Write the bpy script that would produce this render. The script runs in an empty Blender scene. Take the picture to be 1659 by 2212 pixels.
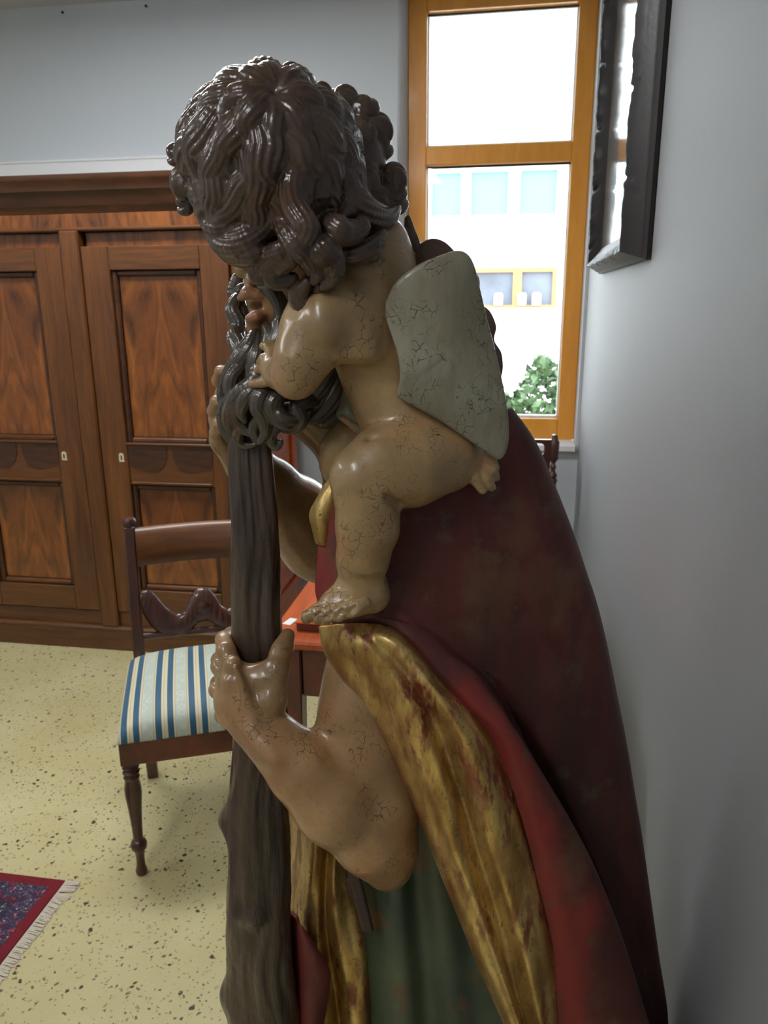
import bpy, bmesh, math, random
import numpy as np
from mathutils import Vector, Matrix
random.seed(7); rng = np.random.default_rng(7)
PI = math.pi
scene = bpy.context.scene
COL = scene.collection

# ------------------------------------------------------------------ camera
F, CX, CY, HC = 1661.0, 829.5, 1106.0, 1.52          # focal length in pixels of the 1659x2212 frame, eye height
def unit(v): return v / np.linalg.norm(v)
_dn = unit(np.array([44.5, 6055.0, F]))               # vertical vanishing point
_mx = np.array([-9500 - CX, 652 + 0.00735 * 10329.5 - CY, F]); _mx = unit(_mx - _dn * _mx.dot(_dn))
_X, _Z = -_mx, -_dn; _Y = np.cross(_Z, _X)
RC = np.array([_X, _Y, _Z])                           # camera (right, down, forward) -> room axes
CAMP = np.array([0.0, 0.0, HC])
HEAD = RC @ np.array([0, 0, 1.0]); HEAD[2] = 0; HEAD = unit(HEAD)
CAMR, CAMD, CAMF = RC @ np.array([1., 0, 0]), RC @ np.array([0, 1., 0]), RC @ np.array([0, 0, 1.])
def ray(px, py): return RC @ np.array([px - CX, py - CY, F])
def S(px, py, H):                                     # point seen at a pixel, H metres ahead over the ground
    r = ray(px, py); return CAMP + r * (H / (r @ HEAD))
def SR(px, py, H, rp):                                # the same with a radius given in pixels
    r = ray(px, py); t = H / (r @ HEAD); return CAMP + r * t, rp * t
def atz(px, py, z): r = ray(px, py); return CAMP + r * (z - HC) / r[2]
def aty(px, py, y): r = ray(px, py); return CAMP + r * y / r[1]

cam = bpy.data.cameras.new('camera'); camo = bpy.data.objects.new('camera', cam); COL.objects.link(camo)
cam.sensor_fit = 'VERTICAL'; cam.sensor_height = 5.76; cam.sensor_width = 4.32; cam.lens = F / 2212 * 5.76
m3 = np.column_stack([CAMR, -CAMD, -CAMF])
camo.matrix_world = Matrix([[*m3[0], CAMP[0]], [*m3[1], CAMP[1]], [*m3[2], CAMP[2]], [0, 0, 0, 1]])
cam.clip_start = 0.02
cam.dof.use_dof = True; cam.dof.focus_distance = 0.93; cam.dof.aperture_fstop = 1.9
scene.camera = camo

# ------------------------------------------------------------------ light
w = bpy.data.worlds.new('sky'); scene.world = w; w.use_nodes = True
bg = w.node_tree.nodes['Background']; bg.inputs[0].default_value = (0.86, 0.94, 1.0, 1); bg.inputs[1].default_value = 12.0
vs = scene.view_settings
vs.view_transform = 'Standard'; vs.look = 'None'; vs.exposure = -0.06; vs.gamma = 1.0; vs.use_curve_mapping = False
XR, YB, ZC = 0.32, 3.70, 2.83                         # right wall, back wall, ceiling
XL, YF = -4.6, -3.2
WX0, WX1, WZ0, WZ1 = -0.515, 0.306, 0.857, 2.80       # window opening
pl = bpy.data.lights.new('window_portal', 'AREA'); pl.shape = 'RECTANGLE'; pl.size = WX1 - WX0; pl.size_y = WZ1 - WZ0
pl.cycles.is_portal = True
plo = bpy.data.objects.new('window_portal', pl); COL.objects.link(plo)
plo.location = ((WX0 + WX1) / 2, YB + 0.22, (WZ0 + WZ1) / 2); plo.rotation_euler = (-PI / 2, 0, 0)
LAMPS = [(-1.35, 2.25, PI / 2, 36), (-1.0, -0.75, 0.0, 24), (-3.1, 0.6, 0.0, 24), (-3.3, -2.0, 0.0, 12)]

# ------------------------------------------------------------------ materials
def lin(r, g, b):
    f = lambda c: ((c / 255 + 0.055) / 1.055) ** 2.4 if c > 10 else c / 255 / 12.92
    return (f(r), f(g), f(b), 1)
class NT:
    def __init__(s, name):
        s.m = bpy.data.materials.new(name); s.m.use_nodes = True; s.t = s.m.node_tree
        s.p = s.t.nodes['Principled BSDF']; s.tc = s.n('ShaderNodeTexCoord')
    def n(s, typ, **kw):
        nd = s.t.nodes.new(typ)
        for k, v in kw.items(): setattr(nd, k, v)
        return nd
    def l(s, a, b): s.t.links.new(a, b)
    def obj(s): return s.tc.outputs['Object']
    def mapv(s, vec, scale=(1, 1, 1), loc=(0, 0, 0), rot=(0, 0, 0)):
        m = s.n('ShaderNodeMapping'); m.inputs['Scale'].default_value = scale; m.inputs['Location'].default_value = loc
        m.inputs['Rotation'].default_value = rot; s.l(vec, m.inputs[0]); return m.outputs[0]
    def noise(s, vec, scale, detail=3, rough=0.55, dist=0.0):
        q = s.n('ShaderNodeTexNoise'); s.l(vec, q.inputs['Vector']); q.inputs['Scale'].default_value = scale
        q.inputs['Detail'].default_value = detail; q.inputs['Roughness'].default_value = rough; q.inputs['Distortion'].default_value = dist
        return q.outputs[0]
    def vor(s, vec, scale, feature='F1', rand=1.0):
        q = s.n('ShaderNodeTexVoronoi', feature=feature); s.l(vec, q.inputs['Vector']); q.inputs['Scale'].default_value = scale
        q.inputs['Randomness'].default_value = rand; return q
    def ramp(s, fac, stops, interp='LINEAR'):
        r = s.n('ShaderNodeValToRGB'); r.color_ramp.interpolation = interp; e = r.color_ramp.elements
        while len(e) < len(stops): e.new(0.5)
        for k, (p, c) in enumerate(stops):
            e[k].position = p; e[k].color = c if hasattr(c, '__len__') else (c, c, c, 1)
        s.l(fac, r.inputs[0]); return r.outputs[0]
    def mix(s, fac, a, b, mode='MIX'):
        q = s.n('ShaderNodeMix', data_type='RGBA', blend_type=mode)
        for sock, v in ((q.inputs[0], fac), (q.inputs[6], a), (q.inputs[7], b)):
            if isinstance(v, bpy.types.NodeSocket): s.l(v, sock)
            else: sock.default_value = v
        return q.outputs[2]
    def math(s, op, a, b=0.0, clamp=False):
        q = s.n('ShaderNodeMath', operation=op, use_clamp=clamp)
        for sock, v in ((q.inputs[0], a), (q.inputs[1], b)):
            if isinstance(v, bpy.types.NodeSocket): s.l(v, sock)
            else: sock.default_value = v
        return q.outputs[0]
    def sep(s, vec):
        q = s.n('ShaderNodeSeparateXYZ'); s.l(vec, q.inputs[0]); return q.outputs
    def comb(s, x, y, z):
        q = s.n('ShaderNodeCombineXYZ')
        for sock, v in zip(q.inputs, (x, y, z)):
            if isinstance(v, bpy.types.NodeSocket): s.l(v, sock)
            else: sock.default_value = v
        return q.outputs[0]
    def set(s, key, v):
        if isinstance(v, bpy.types.NodeSocket): s.l(v, s.p.inputs[key])
        else: s.p.inputs[key].default_value = v
    def bump(s, h, strength, dist, prev=None):
        b = s.n('ShaderNodeBump'); b.inputs['Strength'].default_value = strength; b.inputs['Distance'].default_value = dist
        s.l(h, b.inputs['Height'])
        if prev is not None: s.l(prev, b.inputs['Normal'])
        s.l(b.outputs[0], s.p.inputs['Normal']); return b.outputs[0]

def simple(name, col, rough=0.5, metal=0.0, bump=None, var=0.0, coat=0.0, vscale=6):
    t = NT(name)
    if var:
        nz = t.noise(t.obj(), vscale, 4)
        t.set('Base Color', t.mix(t.ramp(nz, [(0.3, 0.0), (0.7, 1.0)]), [c * (1 - var) for c in col[:3]] + [1], [min(1, c * (1 + var)) for c in col[:3]] + [1]))
    else: t.set('Base Color', col)
    t.set('Roughness', rough); t.set('Metallic', metal); t.set('Coat Weight', coat)
    if bump: t.bump(t.noise(t.obj(), bump[0], 4), bump[1], bump[2])
    return t.m

def crack_mask(t, scale, sparse, thin=0.03):
    """thin broken crack lines in patches"""
    nz = t.n('ShaderNodeTexNoise'); t.l(t.obj(), nz.inputs['Vector']); nz.inputs['Scale'].default_value = scale * 0.5; nz.inputs['Detail'].default_value = 3
    v = t.mix(0.9 / scale, t.obj(), nz.outputs[1])
    q = t.vor(v, scale, 'DISTANCE_TO_EDGE')
    line = t.ramp(q.outputs['Distance'], [(0.0, 1.0), (thin, 0.0)])
    patch = t.ramp(t.noise(t.obj(), scale * 0.22, 2), [(sparse, 0.0), (sparse + 0.1, 1.0)])
    brk = t.ramp(t.noise(t.mapv(t.obj(), loc=(5, 3, 2)), scale * 1.1, 3, 0.6), [(0.46, 0.0), (0.54, 1.0)])
    return t.math('MULTIPLY', t.math('MULTIPLY', line, patch), brk)

def flesh(name, tone, dirt, lipcol=None):
    t = NT(name)
    a = t.noise(t.obj(), 9, 5, 0.6); b = t.noise(t.obj(), 38, 4, 0.6)
    c = t.mix(t.ramp(a, [(0.35, 0.0), (0.68, 1.0)]), dirt, tone)
    c = t.mix(t.math('MULTIPLY', t.ramp(b, [(0.45, 0.0), (0.75, 1.0)]), 0.5), c, [x * 0.62 for x in tone[:3]] + [1])
    c = t.mix(t.math('MULTIPLY', t.ramp(t.noise(t.mapv(t.obj(), loc=(8, 2, 6)), 150, 5, 0.7), [(0.5, 0.0), (0.7, 1.0)]), 0.4), c, [x * 0.5 for x in tone[:3]] + [1])
    rose = t.ramp(t.noise(t.mapv(t.obj(), loc=(3, 1, 5)), 14, 2), [(0.55, 0.0), (0.72, 0.45)])
    c = t.mix(rose, c, (tone[0] * 0.95, tone[1] * 0.62, tone[2] * 0.55, 1))
    ck = crack_mask(t, 96, 0.5, 0.035)
    at = t.n('ShaderNodeAttribute', attribute_name='tint'); c = t.mix(at.outputs['Alpha'], c, at.outputs['Color'])
    c = t.mix(t.math('MULTIPLY', ck, 0.65), c, (0.03, 0.02, 0.012, 1))
    t.set('Base Color', c)
    t.set('Roughness', t.ramp(b, [(0.3, 0.30), (0.7, 0.48)])); t.set('Coat Weight', 0.45); t.set('Coat Roughness', 0.16)
    b0 = t.bump(t.noise(t.obj(), 70, 4, 0.6), 0.35, 0.003); b1 = t.bump(t.noise(t.obj(), 240, 4), 0.25, 0.0012, b0)
    t.bump(t.math('SUBTRACT', 1.0, ck), 0.9, 0.0016, b1)
    return t.m
M = {}
M['flesh'] = flesh('painted_flesh', lin(182, 150, 106), lin(132, 108, 74))
M['flesh_saint'] = flesh('painted_flesh_tanned', lin(172, 134, 92), lin(122, 98, 66))
def hairmat(name, c1, c2):
    t = NT(name)
    c = t.mix(t.ramp(t.noise(t.obj(), 26, 5), [(0.35, 0.0), (0.7, 1.0)]), c1, c2)
    c = t.mix(t.ramp(t.noise(t.mapv(t.obj(), loc=(2, 7, 1)), 17, 3), [(0.6, 0.0), (0.75, 0.5)]), c, lin(92, 56, 36))
    t.set('Base Color', c); t.set('Roughness', t.ramp(t.noise(t.obj(), 30, 3), [(0.3, 0.22), (0.7, 0.4)]))
    t.set('Coat Weight', 0.4); t.set('Coat Roughness', 0.18)
    t.bump(t.noise(t.obj(), 170, 4), 0.3, 0.0015); return t.m
M['hair'] = hairmat('brown_painted_hair', lin(60, 45, 38), lin(82, 64, 55))
M['beard'] = hairmat('grey_brown_beard', lin(56, 48, 41), lin(82, 74, 65))
def barkmat():
    t = NT('carved_bark'); v = t.mapv(t.obj(), scale=(1, 1, 0.14))
    c = t.mix(t.ramp(t.noise(v, 60, 5), [(0.35, 0.0), (0.7, 1.0)]), lin(46, 35, 27), lin(84, 68, 55))
    t.set('Base Color', c); t.set('Roughness', 0.36); t.set('Coat Weight', 0.3); t.set('Coat Roughness', 0.2)
    t.bump(t.noise(v, 140, 4), 0.6, 0.004); return t.m
M['bark'] = barkmat()
def redmat():
    t = NT('worn_red_paint')
    c = t.mix(t.ramp(t.noise(t.obj(), 5, 5), [(0.35, 0.0), (0.65, 1.0)]), lin(66, 31, 29), lin(86, 41, 38))
    c = t.mix(t.ramp(t.noise(t.mapv(t.obj(), loc=(4, 2, 9)), 8, 6, 0.65), [(0.5, 0.0), (0.62, 0.8)]), c, lin(96, 70, 54))
    at = t.n('ShaderNodeAttribute', attribute_name='tint'); c = t.mix(at.outputs['Alpha'], c, at.outputs['Color'])
    c = t.mix(t.ramp(t.noise(t.mapv(t.obj(), loc=(1, 8, 3)), 22, 6, 0.7), [(0.58, 0.0), (0.66, 0.5)]), c, lin(92, 84, 62))
    c = t.mix(t.ramp(t.noise(t.mapv(t.obj(), scale=(1, 1, 0.12), loc=(7, 1, 2)), 26, 5, 0.6), [(0.45, 0.0), (0.7, 0.55)]), c, lin(102, 42, 38)); c = t.mix(t.ramp(t.noise(t.mapv(t.obj(), scale=(1, 1, 0.2), loc=(2, 9, 4)), 18, 5, 0.6), [(0.5, 0.0), (0.72, 0.6)]), c, lin(54, 34, 30))
    ck = crack_mask(t, 26, 0.62, 0.015)
    c = t.mix(t.math('MULTIPLY', ck, 0.6), c, (0.01, 0.006, 0.005, 1))
    t.set('Base Color', c); t.set('Roughness', 0.55); t.set('Specular IOR Level', 0.35); t.set('Coat Weight', 0.05); t.set('Coat Roughness', 0.3)
    b = t.bump(t.noise(t.obj(), 60, 5), 0.25, 0.003); t.bump(t.noise(t.obj(), 300, 3), 0.2, 0.001, b); return t.m
M['red'] = redmat()
def goldmat(name='worn_gold_leaf', bare=0.47):
    t = NT(name)
    v = t.mapv(t.obj(), scale=(1, 1, 0.28), rot=(0.0, 0.35, 0))
    leaf = t.mix(t.noise(t.obj(), 12, 3), lin(212, 178, 104), lin(232, 206, 138))
    leaf = t.mix(t.ramp(t.noise(t.mapv(v, loc=(1, 4, 2)), 30, 5, 0.6), [(0.4, 0.75), (0.62, 0.0)]), leaf, lin(140, 98, 42))
    streak = t.ramp(t.noise(v, 55, 6, 0.65), [(bare, 0.0), (bare + 0.1, 1.0)])
    big = t.ramp(t.noise(t.obj(), 11, 3), [(0.42, 0.25), (0.62, 1.0)])
    wear = t.math('MULTIPLY', streak, big)
    seam = t.ramp(t.math('PINGPONG', t.math('MULTIPLY', t.sep(t.obj())[2], 12.0), 0.5), [(0.0, 0.6), (0.02, 0.0)])
    wear = t.math('MAXIMUM', wear, t.math('MULTIPLY', seam, 0.5))
    spots = t.ramp(t.noise(t.obj(), 170, 4, 0.7), [(0.62, 0.0), (0.66, 1.0)])
    at = t.n('ShaderNodeAttribute', attribute_name='tint'); wear = t.math('MAXIMUM', wear, t.math('MULTIPLY', at.outputs['Alpha'], t.ramp(t.noise(v, 40, 5, 0.6), [(0.38, 0.2), (0.56, 1.0)])))
    c = t.mix(wear, leaf, lin(112, 52, 30)); c = t.mix(t.math('MULTIPLY', spots, 0.8), c, lin(40, 26, 14))
    t.set('Base Color', c)
    met = t.math('SUBTRACT', 0.75, t.math('MULTIPLY', t.math('MAXIMUM', wear, spots), 0.75), True); t.set('Metallic', met)
    t.set('Roughness', t.ramp(t.noise(t.obj(), 40, 4), [(0.3, 0.26), (0.7, 0.42)]))
    b = t.bump(t.noise(v, 90, 4), 0.2, 0.002); t.bump(t.noise(t.obj(), 380, 3), 0.2, 0.0008, b); return t.m
M['gold'] = goldmat()
def greenmat():
    t = NT('worn_green_paint')
    c = t.mix(t.ramp(t.noise(t.obj(), 6, 5), [(0.35, 0.0), (0.66, 1.0)]), lin(38, 56, 48), lin(76, 88, 66))
    c = t.mix(t.ramp(t.noise(t.mapv(t.obj(), loc=(3, 5, 1)), 16, 5, 0.65), [(0.57, 0.0), (0.64, 0.8)]), c, lin(98, 66, 42))
    t.set('Base Color', c); t.set('Roughness', 0.42); t.set('Coat Weight', 0.2); t.set('Coat Roughness', 0.25)
    t.bump(t.noise(t.obj(), 90, 5), 0.25, 0.002); return t.m
M['green'] = greenmat()
def wingmat(name, c1, c2, strip=True):
    t = NT(name)
    v = t.mapv(t.obj(), scale=(1, 1, 0.35), rot=(0, 0.7, 0))
    c = t.mix(t.ramp(t.noise(t.obj(), 10, 4), [(0.38, 0.0), (0.64, 1.0)]), c1, c2)
    c = t.mix(t.ramp(t.noise(v, 90, 4, 0.6), [(0.45, 0.0), (0.75, 0.6)]), c, lin(116, 104, 84))
    ck = crack_mask(t, 100, 0.46, 0.045)
    flake = t.ramp(t.noise(t.obj(), 55, 5, 0.7), [(0.66, 0.0), (0.68, 1.0)])
    c = t.mix(t.math('MULTIPLY', ck, 0.85), c, (0.03, 0.025, 0.018, 1))
    c = t.mix(t.math('MULTIPLY', flake, 0.6), c, lin(78, 66, 54))
    t.set('Base Color', c); t.set('Roughness', t.ramp(t.noise(t.obj(), 25, 4), [(0.35, 0.26), (0.65, 0.5)])); t.set('Coat Weight', 0.2)
    b = t.bump(t.noise(v, 160, 4), 0.35, 0.0018); t.bump(t.math('SUBTRACT', 1.0, ck), 0.7, 0.0015, b); return t.m
M['wing'] = wingmat('cracked_pale_green_paint', lin(132, 126, 108), lin(152, 150, 132))
M['wing_back'] = simple('brown_painted_feathers', lin(96, 72, 62), 0.35, bump=(60, 0.4, 0.004), var=0.25)
M['cloth_grey'] = simple('grey_green_painted_cloth', lin(120, 122, 104), 0.45, bump=(90, 0.3, 0.002), var=0.2, vscale=20)
M['dark_wood_carved'] = simple('dark_carved_strap', lin(64, 46, 40), 0.4, bump=(120, 0.4, 0.002), var=0.2)

def woodmat(name, dark, mid, light, rough=0.42, stretch=(14, 14, 1.2), coat=0.2, dist=1.2, sc=1.0):
    t = NT(name); v = t.mapv(t.obj(), scale=stretch)
    n = t.noise(v, 1.6 * sc, 6, 0.6, dist)
    c = t.ramp(n, [(0.28, dark), (0.5, mid), (0.74, light)])
    c = t.mix(t.math('MULTIPLY', t.ramp(t.noise(v, 9 * sc, 4), [(0.4, 1.0), (0.62, 0.0)]), 0.4), c, dark)
    t.set('Base Color', c); t.set('Roughness', rough); t.set('Coat Weight', coat); t.set('Coat Roughness', 0.12)
    t.bump(t.noise(v, 12, 3), 0.08, 0.001); return t.m
M['walnut'] = woodmat('walnut', lin(66, 36, 12), lin(98, 56, 19), lin(122, 73, 26))
M['walnut_h'] = woodmat('walnut_crosswise', lin(64, 35, 12), lin(96, 55, 19), lin(120, 72, 26), stretch=(1.2, 14, 14))
M['walnut_dark'] = woodmat('walnut_dark_moulding', lin(40, 20, 9), lin(66, 35, 14), lin(94, 52, 20), stretch=(1.5, 10, 10))
def burl():
    t = NT('bookmatched_walnut_veneer'); s = t.sep(t.obj())
    ax = t.math('ABSOLUTE', s[0])
    v = t.comb(t.math('MULTIPLY', ax, 5.0), 0.0, t.math('ADD', t.math('MULTIPLY', s[2], 1.7), t.math('MULTIPLY', ax, 3.2)))
    n = t.noise(v, 2.2, 6, 0.6, 1.6)
    c = t.ramp(n, [(0.27, lin(50, 26, 10)), (0.42, lin(98, 54, 20)), (0.58, lin(128, 74, 28)), (0.75, lin(152, 92, 36))])
    k = t.vor(t.comb(t.math('MULTIPLY', ax, 12.0), 0.0, t.math('MULTIPLY', s[2], 6.0)), 1.0)
    kn = t.ramp(k.outputs['Distance'], [(0.03, 1.0), (0.16, 0.0)])
    c = t.mix(t.math('MULTIPLY', kn, t.ramp(t.noise(v, 1.2, 2), [(0.45, 0.0), (0.6, 0.7)])), c, lin(44, 20, 8))
    t.set('Base Color', c); t.set('Roughness', 0.3); t.set('Coat Weight', 0.4); t.set('Coat Roughness', 0.12); return t.m
M['burl'] = burl()
M['mahogany'] = woodmat('red_mahogany', lin(60, 20, 10), lin(92, 34, 18), lin(120, 50, 26), stretch=(3, 3, 3), coat=0.5)
M['mahogany_v'] = woodmat('dark_mahogany', lin(44, 18, 12), lin(68, 28, 18), lin(92, 42, 26), stretch=(12, 12, 1.5), coat=0.5)
M['wood_lit'] = woodmat('orange_lit_wood', lin(146, 60, 18), lin(182, 82, 26), lin(200, 98, 36), stretch=(8, 1, 8), coat=0.3)  # orange window light put into the wood colour, for side panels and tops
M['black_wood'] = simple('black_ornate_frame', lin(24, 20, 21), 0.5, bump=(60, 0.3, 0.004), var=0.3)
M['brass'] = simple('pale_bone_escutcheon', lin(206, 190, 160), 0.4)
M['hole'] = simple('keyhole_black', lin(16, 12, 10), 0.7)
M['paper'] = simple('white_paper', lin(226, 226, 226), 0.6)
def wallmat(name, col):
    t = NT(name)
    t.set('Base Color', t.mix(t.noise(t.obj(), 1.3, 3), [c * 0.95 for c in col[:3]] + [1], col)); t.set('Roughness', 0.62)
    b = t.bump(t.noise(t.obj(), 160, 3), 0.12, 0.002); t.bump(t.noise(t.obj(), 7, 3), 0.1, 0.01, b)
    return t.m
M['wall'] = wallmat('pale_grey_wall_paint', lin(197, 204, 210)); M['wall_r'] = wallmat('shaded_wall_paint', lin(136, 139, 142))  # right wall: same paint, its dimmer light put into a darker colour
M['ceiling'] = wallmat('white_ceiling_paint', lin(214, 212, 206))
M['white'] = simple('white_lacquer', lin(226, 228, 230), 0.4)
M['frame_orange'] = woodmat('orange_lacquered_window_wood', lin(214, 142, 46), lin(224, 154, 56), lin(232, 164, 68), rough=0.4, stretch=(6, 6, 1), coat=0.15)
def terrazzo():
    t = NT('yellow_terrazzo'); o = t.obj()
    base = t.ramp(t.noise(o, 3.5, 5), [(0.3, lin(184, 174, 128)), (0.7, lin(200, 192, 150))])
    base = t.mix(t.ramp(t.noise(o, 90, 3), [(0.5, 0.0), (0.75, 0.35)]), base, lin(188, 168, 100))
    nz = t.n('ShaderNodeTexNoise'); t.l(o, nz.inputs['Vector']); nz.inputs['Scale'].default_value = 70
    dv = t.mix(0.018, o, nz.outputs[1])
    def specks(scale, size, prob, seed):
        q = t.vor(t.mapv(dv, loc=(seed, seed * 2, 0)), scale)
        m = t.ramp(q.outputs['Distance'], [(size, 1.0), (size * 1.35, 0.0)])
        keep = t.math('LESS_THAN', t.sep(q.outputs['Color'])[0], prob)
        sz = t.math('GREATER_THAN', t.sep(q.outputs['Color'])[1], 0.15)
        return t.math('MULTIPLY', t.math('MULTIPLY', m, keep), sz)
    c = base
    for sc, si, pr, sd, col, al in ((34, 0.17, 0.42, 0.0, lin(46, 42, 34), 0.95), (62, 0.2, 0.45, 3.1, lin(70, 64, 48), 0.85), (110, 0.25, 0.4, 5.7, lin(110, 100, 70), 0.7), (26, 0.14, 0.25, 8.3, lin(150, 142, 116), 0.6)):
        c = t.mix(t.math('MULTIPLY', specks(sc, si, pr, sd), al), c, col)
    t.set('Base Color', c); t.set('Roughness', 0.3); t.set('Coat Weight', 0.15); t.set('Coat Roughness', 0.25)
    t.bump(t.noise(o, 6, 2), 0.05, 0.01); return t.m
M['floor'] = terrazzo()
def glassmat():
    t = NT('window_glass'); nt = t.t
    tr = t.n('ShaderNodeBsdfTransparent'); tr.inputs[0].default_value = (0.97, 0.98, 0.98, 1)
    gl = t.n('ShaderNodeBsdfGlossy'); gl.inputs['Roughness'].default_value = 0.02
    fr = t.n('ShaderNodeFresnel'); fr.inputs[0].default_value = 1.3
    mx = t.n('ShaderNodeMixShader'); t.l(fr.outputs[0], mx.inputs[0]); t.l(tr.outputs[0], mx.inputs[1]); t.l(gl.outputs[0], mx.inputs[2])
    t.l(mx.outputs[0], nt.nodes['Material Output'].inputs[0]); return t.m
M['glass'] = glassmat()

# ------------------------------------------------------------------ object helpers
def link(name, me, mat=None, parent=None, smooth=False):
    o = bpy.data.objects.new(name, me); COL.objects.link(o)
    if mat is not None: me.materials.append(M[mat] if isinstance(mat, str) else mat)
    if parent is not None: o.parent = parent
    if smooth: me.shade_smooth()
    return o
def tag(o, label=None, cat=None, group=None, kind=None):
    for k, v in (('label', label), ('category', cat), ('group', group), ('kind', kind)):
        if v: o[k] = v
    return o
def empty(name, loc=(0, 0, 0), rz=0):
    o = bpy.data.objects.new(name, None); COL.objects.link(o); o.location = loc; o.rotation_euler = (0, 0, rz); o.empty_display_size = 0.05; return o
class MB:
    """collects shapes into one mesh"""
    def __init__(s): s.v, s.f = [], []
    def add(s, v, f): n = len(s.v); s.v += [tuple(map(float, p)) for p in v]; s.f += [tuple(i + n for i in q) for q in f]; return s
    def box(s, x0, x1, y0, y1, z0, z1):
        return s.add([(x, y, z) for x in (x0, x1) for y in (y0, y1) for z in (z0, z1)],
                     [(0, 1, 3, 2), (4, 6, 7, 5), (0, 4, 5, 1), (2, 3, 7, 6), (0, 2, 6, 4), (1, 5, 7, 3)])
    def lathe(s, prof, c=(0, 0, 0), n=16):
        v = []; f = []
        for r, z in prof:
            v += [(c[0] + r * math.cos(2 * PI * k / n), c[1] + r * math.sin(2 * PI * k / n), c[2] + z) for k in range(n)]
        for i in range(len(prof) - 1):
            f += [(i * n + k, i * n + (k + 1) % n, (i + 1) * n + (k + 1) % n, (i + 1) * n + k) for k in range(n)]
        f += [tuple(range(n))[::-1], tuple((len(prof) - 1) * n + k for k in range(n))]
        return s.add(v, f)
    def prism(s, poly, a, b, axis=1):
        """poly in the two other axes, extruded a..b along axis"""
        def P(u, v, t): return (t, u, v) if axis == 0 else (u, t, v) if axis == 1 else (u, v, t)
        n = len(poly); v = [P(u, w_, a) for u, w_ in poly] + [P(u, w_, b) for u, w_ in poly]
        f = [tuple(range(n)), tuple(range(2 * n - 1, n - 1, -1))] + [(k, (k + 1) % n, n + (k + 1) % n, n + k) for k in range(n)]
        return s.add(v, f)
    def build(s, name, mat, parent=None, bevel=0.0, smooth=False, seg=1):
        me = bpy.data.meshes.new(name); me.from_pydata(s.v, [], s.f)
        bm = bmesh.new(); bm.from_mesh(me); bmesh.ops.recalc_face_normals(bm, faces=bm.faces)
        if bevel: bmesh.ops.bevel(bm, geom=bm.edges[:], offset=bevel, segments=seg, profile=0.5, affect='EDGES')
        bm.to_mesh(me); bm.free()
        o = link(name, me, mat, parent, smooth)
        if smooth:
            me.shade_smooth()
            try: me.set_sharp_from_angle(angle=math.radians(38))
            except Exception: pass
        return o
def BOX(name, mat, x0, x1, y0, y1, z0, z1, parent=None, bevel=0.0): return MB().box(x0, x1, y0, y1, z0, z1).build(name, mat, parent, bevel)
def cr(P, n, closed=False):
    """Catmull-Rom resampling of an array of points (K, ...) to n"""
    P = np.asarray(P, float); K = len(P); u = np.linspace(0, K - 1, n); i = np.clip(u.astype(int), 0, K - 2); t = (u - i).reshape((-1,) + (1,) * (P.ndim - 1))
    p1, p2 = P[i], P[i + 1]
    p0 = np.where((i > 0).reshape(t.shape), P[np.maximum(i - 1, 0)], 2 * p1 - p2)
    p3 = np.where((i < K - 2).reshape(t.shape), P[np.minimum(i + 2, K - 1)], 2 * p2 - p1)
    return 0.5 * (2 * p1 + (p2 - p0) * t + (2 * p0 - 5 * p1 + 4 * p2 - p3) * t ** 2 + (3 * p1 - p0 - 3 * p2 + p3) * t ** 3)
def meshnp(name, V, Fq, mat=None, parent=None):
    me = bpy.data.meshes.new(name); V = np.asarray(V, np.float32); Fq = np.asarray(Fq, np.int32); k = Fq.shape[1]
    me.vertices.add(len(V)); me.vertices.foreach_set('co', V.ravel())
    me.loops.add(Fq.size); me.loops.foreach_set('vertex_index', Fq.ravel())
    me.polygons.add(len(Fq)); me.polygons.foreach_set('loop_start', np.arange(0, Fq.size, k, dtype=np.int32))
    me.update(calc_edges=True); me.validate()
    return link(name, me, mat, parent, True)
def gridfaces(n, m, closed=False):
    i, j = np.meshgrid(np.arange(n - 1), np.arange(m if closed else m - 1), indexing='ij'); j2 = (j + 1) % m
    return np.stack([i * m + j, i * m + j2, (i + 1) * m + j2, (i + 1) * m + j], -1).reshape(-1, 4)
def sheet(name, G, mat, parent=None, thick=0.008, flip=False):
    """solid sheet from a grid of points (n, m, 3)"""
    n, m, _ = G.shape
    du = np.gradient(G, axis=0); dv = np.gradient(G, axis=1); N = np.cross(du, dv); N /= np.linalg.norm(N, axis=2, keepdims=True) + 1e-9
    if flip: N = -N
    A = G.reshape(-1, 3); B = (G - N * thick).reshape(-1, 3); Fg = gridfaces(n, m); k = n * m
    if flip: Fg = Fg[:, ::-1]
    rim = np.concatenate([np.arange(m), np.arange(1, n) * m + m - 1, (n - 1) * m + np.arange(m - 2, -1, -1), np.arange(n - 2, 0, -1) * m])
    r2 = np.roll(rim, -1); side = np.stack([rim, rim + k, r2 + k, r2], -1)
    if flip: side = side[:, ::-1]
    o = meshnp(name, np.concatenate([A, B]), np.concatenate([Fg, Fg[:, ::-1] + k, side]), mat, parent)
    bm = bmesh.new(); bm.from_mesh(o.data); bmesh.ops.recalc_face_normals(bm, faces=bm.faces); bm.to_mesh(o.data); bm.free()
    o.data.shade_smooth()
    return o
def vnoise(P, scale, seed=0, octv=2):
    """cheap smooth pseudo noise for arrays of points, about -1..1"""
    r = np.random.default_rng(seed); out = np.zeros(P.shape[:-1]); amp = 1.0; tot = 0
    for o in range(octv):
        for k in range(5):
            d = unit(r.normal(size=3)) * scale * (2 ** o) * r.uniform(0.7, 1.4); out += amp * np.sin(P @ d * 2 * PI + r.uniform(0, 6.3)) / 5 * 1.6
        tot += amp; amp *= 0.5
    return out / tot
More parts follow.
